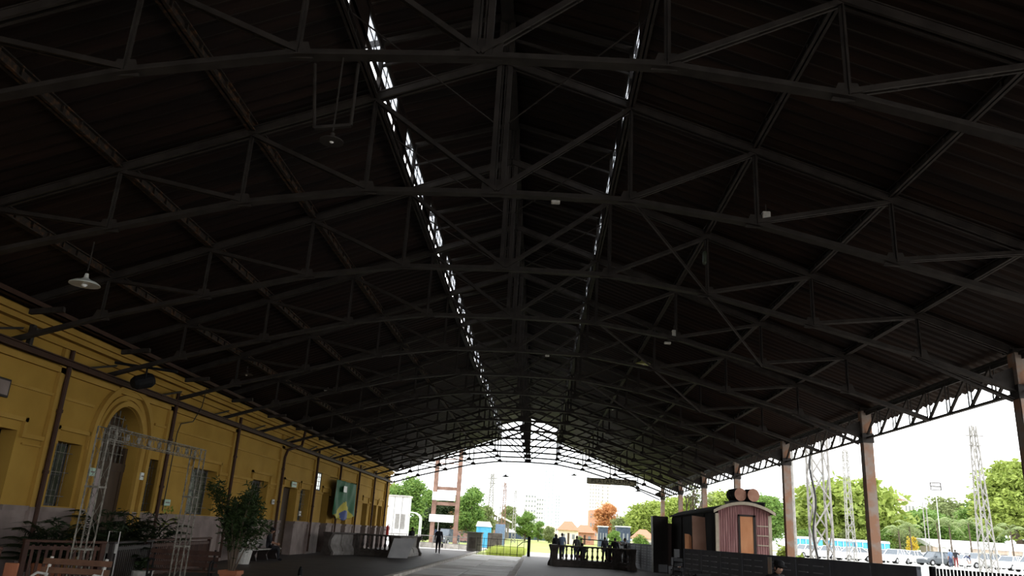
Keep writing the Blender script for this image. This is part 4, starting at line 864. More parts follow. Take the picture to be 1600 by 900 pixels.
b = MB(); b.bx(WX0 + .05, WX0 + .13, WY, WY + WL, .9, 3.16); b.build('side_wall', 'wagd', r); MB().bx(WX1 - .13, WX1 - .05, WY, WY + WL, .9, 3.02).build('side_wall', 'purple', r)
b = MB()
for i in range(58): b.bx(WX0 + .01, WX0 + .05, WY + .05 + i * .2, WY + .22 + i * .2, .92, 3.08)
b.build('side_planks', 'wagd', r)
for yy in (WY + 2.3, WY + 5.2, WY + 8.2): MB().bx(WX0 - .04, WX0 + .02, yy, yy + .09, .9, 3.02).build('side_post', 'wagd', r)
b = MB(); vs_ = []; n = 16
for yy in (WY - .28, WY + WL + .2):
    for k in range(n + 1): x = WX0 - .12 + (2 * hw + .24) * k / n; vs_.append((x, yy, rz_(x, .02)))
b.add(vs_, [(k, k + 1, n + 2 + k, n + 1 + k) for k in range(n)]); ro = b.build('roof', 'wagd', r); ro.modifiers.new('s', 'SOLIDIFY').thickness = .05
b = MB()
for k in range(n): x0 = WX0 - .12 + (2 * hw + .24) * k / n; x1 = WX0 - .12 + (2 * hw + .24) * (k + 1) / n; b.prism([(x0, WY - .31, rz_(x0, -.08)), (x1, WY - .31, rz_(x1, -.08)), (x1, WY - .31, rz_(x1, .05)), (x0, WY - .31, rz_(x0, .05))], (0, .05, 0))
b.build('roof_edge', 'cream', r)
for x in (WX0 + .0, WX1 - .14): MB().bx(x, x + .14, WY - .05, WY + .10, .9, 3.02).build('corner_post', 'cream', r)
b = MB(); b.bx(8.76, 8.84, WY - .07, WY, .9, 3.0); b.bx(9.40, 9.52, WY - .07, WY, .9, 3.0); b.bx(8.76, 9.52, WY - .07, WY, 2.94, 3.02); b.build('door_frame', 'dwood', r)
d = MB().bx(8.84, 9.40, WY - .05, WY - .01, .95, 2.94).build('door', 'orange', r); b = MB(); [b.bx(8.86, 9.38, WY - .06, WY - .045, z, z + .03) for z in (1.5, 1.95, 2.4)]; b.build('door_batten', 'orange', d)
for z in (1.35, 1.75, 2.15, 2.55): MB().bx(9.56, 10.05, WY - .06, WY - .02, z, z + .045).build('end_batten', 'cream', r)
b = MB(); b.bx(WX0 + .15, WX1 - .15, WY + .1, WY + WL, .65, .9); b.build('underframe', 'black', r); MB().bx(WX0 + .06, WX1 - .06, WY + WL - .12, WY + WL, .9, 3.0).build('end_wall', 'purple', r)
for yy in (WY + 1.6, WY + 3.2, WY + WL - 3.2, WY + WL - 1.6):
    for x in (WX0 + .35, WX1 - .35): MB().tube([(x - .06, yy, .42), (x + .06, yy, .42)], .42, 18).build('wheel', 'black', r)
for x in (WX0 + .5, WX1 - .5): b = MB(); b.tube([(x, WY, .8), (x, WY - .35, .8)], .07, 10); b.tube([(x, WY - .35, .8), (x, WY - .4, .8)], .18, 14); b.build('buffer', 'black', r)
r = empty('drum_rack', (9.3, 36.9, 0), 0, 'low dark rack on the wagon roof under the two drums', 'rack'); zr = rz_(9.3, .05); b = MB()
for x in (-.75, .75): b.bx(x - .03, x + .03, -.5, .5, zr, zr + .06)
for y in (-.4, .4): b.bx(-.8, .8, y - .03, y + .03, zr + .03, zr + .09)
for x in (-.75, -.25, .3, .75): b.bx(x - .02, x + .02, -.45, .45, zr - .25, zr + .05)
b.build('bars', 'black', r)
for x, lab in ((9.02, 'rust oxide oil drum lying on the wagon roof, the left one'), (9.60, 'rust oxide oil drum lying on the wagon roof, the right one')):
    r = empty('oil_drum', (x, 36.5, zr + .37), .22, lab, 'drum', 'drums on the wagon roof'); b = MB(); b.tube([(0, .02, 0), (0, .86, 0)], .27, 20); b.tube([(0, .28, 0), (0, .31, 0)], .285, 20); b.tube([(0, .57, 0), (0, .60, 0)], .285, 20); b.build('shell', 'black', r)
    b = MB(); b.tube([(0, 0, 0), (0, .03, 0)], .265, 20); b.tube([(0, -.02, 0), (0, .02, 0)], .285, 20); b.build('lid', 'oxide', r)
tag(MB().prism([(7.02, 37.1, 0.0), (7.66, 37.1, 0.0), (7.60, 37.3, 2.85), (7.02, 37.3, 2.9)], (0, .06, 0)).build('leaning_board', 'cardb'), 'tall brown board leaning beside the dark side of the wagon', 'board')
tag(MB().prism([(6.72, 37.4, 0.0), (7.05, 37.4, 0.0), (7.02, 37.5, 2.0), (6.92, 37.5, 2.08), (6.72, 37.5, 2.1)], (0, .05, 0)).build('plywood_offcut', 'orange'), 'short orange plywood sheet standing left of the tall brown board', 'board')
# ================================================================ THINGS HANGING FROM THE ROOF
def dish(px, py, Y, dia, label, mk='enamel', rod=1.2, ztop_=None):
    p = atY(px, py, Y); u_ = abs(p.x - XC); rod = max(.3, (sum(w * 0 for w in UN) + (ZB[0] - max(0, u_ - 2.4) * .27)) - p.z + .05); r = empty('pendant_lamp', p, 0, label, 'lamp', 'pendant lamps under the roof'); R_ = dia / 2
    MB().lathe((0, 0, 0), [(R_, 0), (R_ * .97, .02), (R_ * .75, R_ * .22), (R_ * .35, R_ * .36), (R_ * .16, R_ * .5), (.03, R_ * .8)], 20).build('shade', mk, r)
    MB().ell((0, 0, .02), (R_ * .22, R_ * .22, R_ * .25), 8, 6).build('bulb', 'white', r); MB().tube([(0, 0, R_), (0, 0, rod)], .012, 5).build('rod', 'iron', r); return r
dish(132, 445, Y0 + S, .52, 'white enamel dish lamp hanging at the left above the yellow wall', rod=1.6)
dish(518, 222, 8.76, .30, 'round lamp hung in a rod frame under the nearest truss, left of centre', 'iron', rod=.35)
r = empty('lamp_cradle', (0, 8.76, 0), 0, 'pair of hanging rods with a crossbar holding the round lamp under the nearest truss', 'frame'); pa = [atY(a, b_, 8.76) for a, b_ in ((492, 100), (491, 200), (548, 196), (560, 100))]
for q, (a, b_) in enumerate(((0, 1), (3, 2))): MB().tube([(pa[a].x, 0, pa[a].z), (pa[b_].x, 0, pa[b_].z)], .022, 6).build('rod', 'iron', r)
MB().bar((pa[1].x, 0, pa[1].z), (pa[2].x, 0, pa[2].z), .05, .04).build('crossbar', 'iron', r)
dish(385, 586, Y0 + 4 * S, .42, 'small dark dish lamp below the left roof slope near the spotlight wall', 'iron', rod=1.3)
dish(1004, 570, Y0 + 5 * S, .66, 'yellowed dish lamp hanging right of centre above the track', 'yglow', rod=1.5)
dish(957, 640, Y0 + 8 * S, .50, 'small pendant lamp over the track before the far end', 'iron', rod=1.5)
dish(790, 745, Y0 + 12 * S, .55, 'tiny pendant lamp silhouetted left of centre against the white sky', 'black', rod=1.5)
dish(897, 743, Y0 + 13 * S, .50, 'tiny pendant lamp silhouetted against the sky left of the platform sign', 'black', rod=1.4)
dish(903, 726, Y0 + 11 * S, .62, 'dark pendant lamp silhouetted by the end truss right of centre', 'black', rod=1.0)
dish(996, 768, Y0 + 13 * S, .42, 'tiny pendant lamp below the right end of the platform sign', 'black', rod=1.4)
for i, (px, py, Y, w, h, lab) in enumerate([(1197, 338, 13.0, .14, .16, 'small white junction box on a truss at upper right'), (1053, 521, 21.5, .12, .18, 'small white junction box on a lower chord right of centre'), (1043, 536, 21.5, .18, .06, 'flat white fitting just below the junction box right of centre'), (1027, 625, 38.4, .32, .10, 'small white lamp fitting far back on the right'), (510, 607, 34.2, .16, .26, 'small pale fitting on a hanger at lower left of the roof'), (868, 316, 13.0, .16, .05, 'pale flat fitting on the second truss just right of the king post'), (855, 556, 25.7, .14, .05, 'tiny pale fitting on a lower chord near the centre')]):
    p = atY(px, py, Y); o = MB().box(p, (w, .10, h), bev=.01).build('junction_box', 'offw'); tag(o, lab, 'junction box', 'small fittings on the trusses'); MB().tube([(p.x, p.y, p.z + h / 2), (p.x, p.y, p.z + h / 2 + .15)], .012, 5).build('conduit', 'iron', o)
p = atY(1101, 402, 17.24); r = empty('hanging_lantern', p, 0, 'slim glass lantern hanging from a rod below the third truss on the right', 'lamp'); MB().lathe((0, 0, -.18), [(.03, 0), (.06, .05), (.06, .26), (.04, .32)], 10).build('glass', 'glassd', r); MB().lathe((0, 0, .14), [(.07, 0), (.05, .08), (.02, .1)], 10).build('cap', 'iron', r); MB().tube([(0, 0, .2), (0, 0, 1.15)], .012, 5).build('rod', 'iron', r)
# platform sign
a = atY(917, 743, 64); c = atY(995, 743, 64); r = empty('platform_sign', ((a.x + c.x) / 2, 64, 6.0), 0, 'long dark hanging sign board reading PLATAFORMA 2 under the far trusses', 'sign'); w = c.x - a.x
MB().bx(-w / 2, w / 2, -.04, .04, -.22, .22).build('board', 'board', r); b = MB(); b.bx(-w / 2 - .02, w / 2 + .02, -.05, .05, .20, .24); b.bx(-w / 2 - .02, w / 2 + .02, -.05, .05, -.24, -.20); b.build('rim', 'black', r)
for X in (-w / 2 + .1, w / 2 - .3): MB().tube([(X, 0, .22), (X, 0, 1.0)], .018, 5).build('hanger', 'black', r)
cu = bpy.data.curves.new('lettering', 'FONT'); cu.body = 'PLATAFORMA 2'; cu.size = .44; cu.extrude = .006; cu.align_x = 'CENTER'; cu.align_y = 'CENTER'; cu.space_character = 1.18; cu.materials.append(M['black']); tmp = bpy.data.objects.new('tmp', cu); C.objects.link(tmp); lm = bpy.data.meshes.new_from_object(tmp.evaluated_get(bpy.context.evaluated_depsgraph_get())); bpy.data.objects.remove(tmp); to = bpy.data.objects.new('lettering', lm); C.objects.link(to); to.parent = r; to.location = (.15, -.048, 0); to.rotation_euler = (PI / 2, 0, 0)
# ================================================================ END OF THE TRACK
r = empty('track_gate', (-4.75, 66.7, -.1), 0, 'thin dark railing gate closing the track bed before the grass', 'gate'); L = 3.8
for z in (.15, .72, 1.25): MB().tube([(0, 0, z), (L, 0, z)], .016, 5).build('rail', 'black', r)
for i in range(8): MB().tube([(L * i / 7, 0, 0), (L * i / 7, 0, 1.3)], .018, 5).build('upright', 'black', r)
r = empty('handrail_post', (-.55, 65.3, 0), 0, 'short black post with a bent handrail at the corner of the right platform', 'post'); MB().box((0, 0, .75), (.24, .24, 1.5), bev=.02).build('post', 'black', r); MB().tube([(-.9, 0, 0), (-.9, 0, .7), (-.5, 0, 1.05), (-.1, 0, 1.1)], .035, 6).build('handrail', 'black', r)
r = empty('concrete_kiosk', (-5.35, 72.0, 0), .0, 'squat grey concrete block at the end of the left kerb', 'block'); MB().box((0, 0, .76), (1.25, 1.6, 1.5), bev=.03).build('block', 'concrete', r); MB().box((0, 0, 1.55), (1.4, 1.75, .1), bev=.02).build('cap_slab', 'concrete', r); MB().box((-.15, -.82, .7), (.6, .03, .9)).build('plate', 'stone', r)
r = empty('dark_cabinet', (-4.3, 86, 0), 0, 'dark grey utility cabinet right of the concrete block', 'cabinet'); MB().box((0, 0, .8), (1.5, 1.0, 1.6), bev=.03).build('carcass', 'stone', r); MB().box((0, -.52, .8), (1.3, .04, 1.4), bev=.01).build('door', 'stone', r)
p = gl(781, 853); r = empty('blue_cabinet', (-4.2, 95, 0), 0, 'pale blue grey metal cabinet standing behind the track gate', 'cabinet'); MB().box((0, 0, 1.3), (1.1, .8, 2.6), bev=.03).build('carcass', 'bcloth', r); MB().box((0, -.42, 1.3), (.95, .04, 2.4), bev=.01).build('door', 'bcloth', r)
# long grass tufts behind the gate
b = MB(); rnd = random.Random(11)
for _ in range(5000):
    x = rnd.uniform(-4.0, -1.0); y = rnd.uniform(67.2, 84); h = rnd.uniform(.15, .55); a = rnd.uniform(-.2, .2); b.add([(x - .03, y, -.2), (x + .03, y, -.2), (x + a, y + a, h)], [(0, 1, 2)])
tag(b.build('tall_grass', 'tall'), 'bright tall grass growing in the track bed behind the gate', 'grass', kind='stuff')
r = empty('guard_rail', (-16.5, 74, 0), 0, 'pale grey tubular railing across the forecourt behind the walking person', 'railing'); L = 10.8
for z in (.45, 1.05): MB().tube([(0, 0, z), (L, 0, z)], .035, 6).build('rail', 'tower', r)
for i in range(10): MB().tube([(L * i / 9, 0, 0), (L * i / 9, 0, 1.08)], .035, 6).build('post', 'tower', r)
r = empty('kerb_wall', (-12.6, 76.5, 0), 0, 'low pale kerb wall below the tubular railing', 'kerb wall'); MB().box((3.4, 0, .2), (6.8, .35, .42), bev=.03).build('wall_body', 'kerb', r)
# people on the platforms
P_ = blend_person
P_('person', (-6.85, 57.8, 0), .15, WALK, ['dcloth', 'dcloth', 'black', 'skin'], 'person in dark clothes walking away along the left platform carrying a bag', bag=True, scale=1.02)
P_('person', (-8.35, 55.0, 0), -2.2, pose(), ['black', 'black', 'black', 'skin'], 'person in black standing behind the left balustrade near the white canopy', scale=.98)
for (x, y, rz, ps, cols_, lab, lh, sc) in [
    (1.35, 56.0, .5, STAND, ['black', 'black', 'black', 'skin'], 'person with long dark hair in black at the left end of the right balustrade', True, 1.04),
    (1.95, 62.0, .1, STAND, ['bcloth', 'ncloth', 'black', 'bcloth'], 'person in a blue grey shirt with back turned behind the balustrade', False, 1.10),
    (2.95, 60.0, -.3, STAND, ['gcloth', 'ncloth', 'black', 'skin'], 'person in a grey top leaning by the thin rail behind the balustrade', False, 1.02),
    (5.0, 60.0, .3, STAND, ['dcloth', 'ncloth', 'black', 'skin'], 'person in dark clothes standing behind the middle of the right balustrade', False, 1.04),
    (5.15, 54.0, -.2, STAND, ['black', 'black', 'black', 'skin'], 'person in black standing right of the middle behind the balustrade', False, 1.02),
    (6.15, 57.0, 1.2, pose(elL=(-.3, .2, 1.25), wrL=(-.1, .38, 1.42)), ['gcloth', 'dcloth', 'black', 'skin'], 'person raising a hand to the face near the far barrier', False, 1.04)]:
    o = P_('person', (x, y, 0), rz, ps, cols_, lab, long_hair=lh, scale=sc); o['group'] = 'people behind the right balustrade'
for (x, y, rz, lab) in ((2.95, 52.0, .3, 'person sitting low behind the balusters, only the dark head above the rail'), (4.6, 52.0, -.4, 'person with curly dark hair sitting behind the balusters on the right')):
    o = P_('person', (x, y, 0), rz, SIT, ['dcloth', 'redcloth', 'black', 'skin'], lab); o['group'] = 'people behind the right balustrade'; tag(MB().box((x, y, .22), (.45, .45, .44), rz, bev=.02).build('stool', 'dwood'), 'low dark stool ' + ('left of' if x < 4 else 'right of') + ' centre behind the open balusters', 'stool')
r = empty('thin_rail', (3.4, 63.5, 0), 0, 'thin black rail behind the people on the right platform', 'railing'); MB().bar((0, 0, 1.55), (3.6, 0, 1.5), .06, .07).build('rail', 'black', r); [MB().box((x, 0, .78), (.07, .07, 1.55)).build('post', 'black', r) for x in (0.05, 3.5)]
tag(MB().box((6.2, 53.2, .75), (.5, .05, .8), .2, bev=.01).build('leaning_poster', 'doorp'), 'pale pinkish board standing against the far barrier', 'board')
# ================================================================ OUTSIDE, RIGHT: PARKING LOT
def TT(px, top, Y, wpx, mk, label, seed, dens=1.0, group=None, lsize=None, nblob=13, crown0=.25, cat='tree', trunkr=None):
    p = atY(px, top, Y); g = gz(p.x, Y); h = p.z - g; rw = wpx / 2 * Y / 1284
    return tree('tree', p.x, Y, g, h, rw, mk, label, seed, cat, group, lsize or max(.14, rw * .055), dens * 1.7, crown0, nblob, trunkr or max(.1, rw * .07))
G1 = 'trees beyond the parking lot'
TT(1320, 760, 176, 215, 'leafl', 'wide bright green tree behind the lattice masts, beyond the blue cabins', 21, 1.8, G1, nblob=14)
TT(1248, 778, 195, 80, 'leafm', 'darker green tree between the wagon column and the tall lattice mast', 22, 1.2, G1)
TT(1440, 800, 231, 120, 'leafm', 'mid green tree behind the lamp post and palms', 23, 1.2, G1)
TT(1475, 782, 240, 110, 'leafo', 'olive green tree left of the tall slim mast', 24, 1.4, G1)
TT(1575, 722, 192, 150, 'leafl', 'large bright tree rising beside the right edge column', 25, 2.0, G1, nblob=14)
TT(1535, 775, 214, 90, 'leafm', 'dense green tree behind the tall slim mast on the right', 26, 1.4, G1)
TT(1620, 745, 195, 120, 'leafm', 'green tree cut by the right edge of the photo', 27, 1.4, G1)
TT(1395, 812, 195, 80, 'leafo', 'low olive tree just right of the second column', 28, 1.0, G1)
TT(1190, 772, 156, 90, 'leafm', 'green tree seen between the wagon roof and the column', 29, 1.2, G1)
TT(1020, 785, 221, 90, 'leafl', 'bright lime tree left of the farthest column', 30, 1.6, G1)
TT(1060, 778, 182, 90, 'leafl', 'lime green tree behind the black cabinets', 31, 1.5, G1)
TT(1130, 770, 182, 110, 'leafl', 'yellow green tree showing above the dark side of the wagon', 32, 1.5, G1)
TT(980, 806, 230, 60, 'leafo', 'brownish olive tree right of the russet tree', 33, 1.1, G1)
G2 = 'clipped hedge trees by the cabins'
for i, (px, top, w, mk, lab) in enumerate([(1262, 822, 46, 'leafm', 'dark rounded hedge tree left of the tall lattice mast'), (1303, 820, 36, 'leafl', 'lime rounded hedge tree right of the tall lattice mast'), (1318, 822, 34, 'leafo', 'golden hedge tree left of the slim lattice mast'), (1348, 822, 44, 'leafl', 'lime rounded hedge tree right of the slim lattice mast'), (1380, 822, 40, 'leafm', 'rounded hedge tree just right of the second column'), (1412, 820, 44, 'leafo', 'olive hedge tree behind the white cars')]):
    TT(px, top, 166, w, mk, lab, 40 + i, .9, G2, nblob=6, crown0=.05)
TT(1424, 834, 153, 22, 'yellow', 'small yellow blossoming bush before the palms', 50, .5, None, nblob=5, crown0=.1, cat='bush')
for i, (px, top, w, lab) in enumerate([(1224, 850, 26, 'small lime bush just over the barrier right of the wagon'), (1250, 866, 20, 'low bush over the barrier at the foot of the column')]):
    TT(px, top, 48, w, 'leafl', lab, 52 + i, .4, None, nblob=5, crown0=.1, cat='bush', lsize=.12)
for i, (px, top, w, lab) in enumerate([(1385, 842, 0, ''), (1403, 822, 1, 'palm right of the second column'), (1420, 818, 1, 'palm left of the yellow bush'), (1463, 812, 1, 'tall palm right of the lamp post'), (1482, 815, 1, 'palm second to the right of the lamp post'), (1512, 812, 1, 'palm left of the tall slim mast'), (1550, 822, 1, 'palm right of the tall slim mast'), (1578, 824, 1, 'palm nearest the right edge column')]):
    if not w: continue
    p = atY(px, top, 150); g = gz(p.x, 150); palm_tree(p.x, 150, g, p.z - g - .6, 'green palm tree, ' + lab, 60 + i, fr=2.5)
def gpos(px, Y): p = atY(px, 850, Y); return p.x, gz(p.x, Y) + .03
for i, (px, py, Y, rz, kd, pt, lab) in enumerate([
    (1530, 0, 66, .25, 'estate', 'csilver', 'silver estate car with three side windows, nearest behind the black slatted fence'),
    (1459, 0, 67, .35, 'hatchback', 'cgrey', 'dark grey hatchback, the only dark car near the fence'),
    (1418, 0, 70, .5, 'hatchback', 'cwhite', 'white hatchback left of the dark grey one'),
    (1380, 0, 72, .9, 'sedan', 'cwhite', 'white car half hidden behind the second column'),
    (1575, 0, 64, .6, 'sedan', 'cwhite', 'white saloon with a dark windscreen right of the silver estate'),
    (1610, 0, 58, .5, 'hatchback', 'cwhite', 'white car cut by the right edge of the photo'),
    (1505, 0, 78, .2, 'hatchback', 'cwhite', 'white car roof just above the silver estate'),
    (1437, 0, 82, .7, 'sedan', 'cwhite', 'white saloon in the row behind the dark grey hatchback'),
    (1480, 0, 90, .5, 'pickup', 'cwhite', 'white pickup in the back row near the lamp post'),
    (1410, 0, 92, .2, 'sedan', 'cgrey', 'dark car in the back row under the yellow bush'),
    (1345, 0, 76, .3, 'sedan', 'cwhite', 'white car behind the slim lattice mast'),
    (1312, 0, 78, .1, 'hatchback', 'cwhite', 'white car between the two lattice masts'),
    (1268, 0, 80, .2, 'sedan', 'cwhite', 'white car left of the tall lattice mast'),
    (1245, 0, 88, .3, 'sedan', 'cwhite', 'white car just right of the wagon column'),
    (1290, 0, 92, .3, 'estate', 'cwhite', 'white estate in the row before the blue cabins'),
    (1560, 0, 84, .2, 'sedan', 'cgrey', 'dark car roof behind the white saloon on the right'),
    (1590, 0, 90, .3, 'hatchback', 'cred', 'reddish car at the back of the lot near the right edge'),
    (1365, 0, 96, .1, 'estate', 'cwhite', 'white estate far back beside the second column'),
    (1397, 0, 66, .7, 'hatchback', 'cwhite', 'white hatchback nearest the fence just right of the second column'),
    (1332, 0, 67, .4, 'sedan', 'cwhite', 'white saloon nearest the fence at the foot of the slim mast'),
    (1296, 0, 70, .8, 'hatchback', 'cwhite', 'white hatchback close to the tall lattice mast'),
    (1258, 0, 72, .5, 'hatchback', 'cwhite', 'white hatchback close behind the plain white pole'),
    (1455, 0, 75, .3, 'sedan', 'cwhite', 'white saloon partly hidden by the dark grey hatchback'),
    (1350, 0, 86, .2, 'hatchback', 'cgrey', 'dark hatchback left of the second column'),
    (1545, 0, 74, .5, 'hatchback', 'cwhite', 'white hatchback between the silver estate and the white saloon')]):
    Y *= 1.38; x, g = gpos(px, Y); car(x, Y, g, rz, kd, pt, lab)
# portable cabins
for i, px in enumerate([1252, 1261, 1270, 1279, 1301, 1310, 1319, 1328, 1340, 1349, 1358, 1374, 1383]):
    Y = 148; x, g = gpos(px, Y); r = empty('portable_cabin', (x, Y, g), .15, 'blue portable cabin with white roof, %s from the left in its row' % ORD[i], 'portable cabin', 'row of blue portable cabins'); r.scale = (1, 1, 1.3)
    MB().box((0, 0, 1.1), (1.05, 1.1, 2.1), bev=.04).build('cabin_wall', 'toiletb', r); MB().prism([(-.62, -.62, 2.15), (.62, -.62, 2.15), (.5, -.5, 2.45), (-.5, -.5, 2.45)], (0, 1.2, 0)).build('roof', 'white', r); MB().box((0, -.57, 1.05), (.72, .04, 1.8), bev=.01).build('door', 'toiletb', r); MB().box((-.46, -.57, 1.1), (.07, .06, 2.0)).build('corner_strip', 'white', r)
# masts and lamps
x, g = gpos(1284, 48); lattice('lattice_mast', x, 48, g, 13.5, 1.0, 'tall pale lattice mast standing between the first two columns on the right', 'mast', wt=.9, group='lattice masts', tk=1.5, seg=9)
x, g = gpos(1330, 88); lattice('lattice_mast', x, 88, g, atY(1326, 702, 88).z - g, .75, 'slim pale lattice mast left of the second column', 'mast', wt=.4, group='lattice masts', tk=1.4)
x, g = gpos(1541, 58); lattice('lattice_mast', x, 58, g, atY(1532, 666, 58).z - g, .85, 'tall slim tapering lattice mast above the parked cars on the right', 'mast', wt=.3, group='lattice masts', tk=1.3)
x, g = gpos(1275, 44); b = MB(); rnd = random.Random(5); b.tube([(x + .12 * math.sin(k * .9), 44, g + k * .5) for k in range(17)], .05, 6); tag(b.build('hanging_cable', 'hose'), 'thick black cable snaking down beside the tall pale lattice mast', 'cable')
x, g = gpos(1243, 60); tag(MB().tube([(x, 60, g), (x, 60, 9)], [.14, .10], 8).build('white_pole', 'tower'), 'plain white pole just right of the wagon column', 'pole')
x, g = gpos(1450, 125); r = empty('lamp_post', (x, 125, g), 0, 'double lamp post with flat arms above the palms', 'lamp post'); H_ = atY(1448, 786, 125).z - g
for d in (-.25, .25): MB().tube([(d, 0, 0), (d, 0, H_)], .07, 6).build('pole', 'tower', r)
MB().bar((-3.2, 0, H_ + .25), (.3, 0, H_), .12, .1).build('arm', 'tower', r); MB().box((-3.4, 0, H_ + .25), (1.0, .4, .14), bev=.03).build('lamp_head', 'oxide', r)
p = atY(1462, 760, 80); g = gz(p.x, 80); r = empty('billboard', (p.x, 80, g), 0, 'small framed floodlight panel high on a thin pole against the sky', 'billboard'); zz = p.z - g
b = MB(); [b.bar((a, 0, zz + c), (d, 0, zz + e), .06, .06) for a, c, d, e in ((-.5, -.35, .5, -.35), (-.5, .35, .5, .35), (-.5, -.35, -.5, .35), (.5, -.35, .5, .35), (-.5, 0, .5, 0))]; b.build('frame', 'iron', r); MB().box((0, .05, zz), (.98, .03, .68)).build('panel', 'white', r); MB().tube([(0, .1, 0), (0, .1, zz - .3)], .035, 5).build('pole', 'white', r)
# bare branching tree near the columns
rnd = random.Random(9); x, g = gpos(1068, 62); r = empty('bare_tree', (x, 62, g), 0, 'bare forked tree behind the slim columns left of the drums', 'tree'); b = MB(); tips = []
def branch(p, d, L, rr, dep):
    q = p + d * L * .5 + Vector((rnd.gauss(0, .08), 0, 0)) * L; e = q + (d + Vector((rnd.gauss(0, .2), rnd.gauss(0, .2), .12))).normalized() * L * .5; b.tube([p, q, e], [rr, rr * .8, rr * .6], 6)
    if dep == 0: tips.append(e); return
    for k in range(3 if dep > 1 else 2): branch(e, (d + Vector((rnd.gauss(.05, .5), rnd.gauss(0, .4), rnd.uniform(.1, .4)))).normalized(), L * rnd.uniform(.6, .85), rr * .55, dep - 1)
branch(Vector((0, 0, 0)), Vector((.12, 0, 1)).normalized(), 2.2, .2, 4); b.build('trunk', 'trunk', r); b = MB()
for t in tips: leaves(b, t, (.5, .5, .4), 10, .13, rnd, .1)
b.build('foliage', 'leafo', r)
# low white building with colonnade + gate house
x, g = gpos(1525, 170); r = empty('low_building', (x + 4, 170, g), .05, 'long low pale building with a row of pillars beyond the cars on the right', 'building'); MB().box((0, 2.5, 1.6), (26, 5, 3.2), bev=.03).build('wall', 'facadep', r)
b = MB(); b.prism([(-14, -2.2, 3.1), (14, -2.2, 3.1), (14, 2.5, 4.5), (-14, 2.5, 4.5)], (0, 3.5, .2)); b.build('roof', 'facade', r)
for i in range(10): MB().box((-12.5 + i * 2.8, -1.8, 1.55), (.4, .4, 3.1), bev=.03).build('pillar', 'facade', r)
for i in range(8): MB().box((-11 + i * 3.1, -.03, 1.7), (1.3, .06, 1.2)).build('window', 'win', r)
x, g = gpos(1490, 152); r = empty('gatehouse', (x, 152, g), 0, 'small white gatehouse with dark square windows behind the pickup', 'building'); MB().box((0, 0, 1.4), (4.4, 3, 2.8), bev=.04).build('wall', 'facade', r); MB().box((0, 0, 2.9), (5, 3.6, .25), bev=.04).build('roof', 'facade', r); [MB().box((a, -1.52, 1.6), (.8, .05, .9)).build('window', 'win', r) for a in (-1.4, 0, 1.4)]
# people by the cars
for (px, Y, rz, ps, cols_, lab) in [(1483, 84, .3, STAND, ['bcloth', 'ncloth', 'black', 'skin'], 'person in a blue grey shirt standing between the parked cars'), (1491, 84.8, -.6, pose(elR=(.3, .2, 1.25), wrR=(.32, .42, 1.35)), ['dcloth', 'redcloth', 'black', 'skin'], 'person in dark clothes pointing, right next to the one in the blue grey shirt'), (1504, 78, -1.3, BEND, ['ncloth', 'facade', 'black', 'skin'], 'person bending forward by the silver estate car')]:
    x, g = gpos(px, Y); o = blend_person('person', (x, Y, g), rz, ps, cols_, lab); o['group'] = 'people among the parked cars'
# ================================================================ OUTSIDE, LEFT
G3 = 'trees left of the track'
TT(640, 742, 92, 75, 'leafm', 'bright leafy tree directly behind the white kiosk', 70, 2.2, G3, nblob=12, crown0=.12)
TT(612, 752, 110, 60, 'leafl', 'lime green tree at the corner of the yellow wall', 71, 1.6, G3)
TT(738, 756, 100, 60, 'leafm', 'tall green tree right of the rusty steel frame', 72, 1.8, G3, crown0=.1)
TT(757, 785, 104, 46, 'leafo', 'dense olive green tree before the long shed roof', 73, 1.5, G3, crown0=.08)
TT(690, 778, 103, 60, 'leafd', 'dark tree seen through the rusty steel frame', 74, 1.5, G3, crown0=.06)
TT(664, 800, 100, 30, 'leafd', 'small dark tree between kiosk canopy and steel frame', 75, 1.0, G3, crown0=.06)
TT(822, 798, 230, 40, 'leafm', 'round mid green tree below the pale apartment block', 76, 1.4, G3, crown0=.05)
TT(842, 812, 240, 26, 'leafm', 'smaller green tree right below the apartment block', 77, 1.0, G3, crown0=.05)
TT(858, 822, 210, 26, 'leafo', 'olive bush in the field left of the orange roofed house', 78, .8, None, crown0=.05, cat='bush')
TT(795, 788, 300, 40, 'leafo', 'grey green tree behind the masts in the middle distance', 79, 1.0, G3)
TT(661, 847, 78, 14, 'leafl', 'small lime bush by the railing left of the steel frame', 80, .4, None, nblob=5, crown0=.05, cat='bush', lsize=.12)
TT(948, 784, 240, 50, 'leafr', 'russet orange tree in front of the peach tower', 81, 1.8, None, crown0=.15, nblob=12)
TT(905, 838, 160, 14, 'leafo', 'small bush in the field behind the people', 82, .4, None, crown0=.05, cat='bush')
TT(960, 828, 170, 26, 'leafm', 'green bush between the navy sheds', 83, .6, None, crown0=.05, cat='bush')
TT(1000, 836, 150, 30, 'leafm', 'green bush by the pale house at the black cabinet', 84, .6, None, crown0=.05, cat='bush')
TT(668, 760, 118, 56, 'leafm', 'mid green tree filling the gap behind the rusty steel frame', 86, 1.5, G3, crown0=.08)
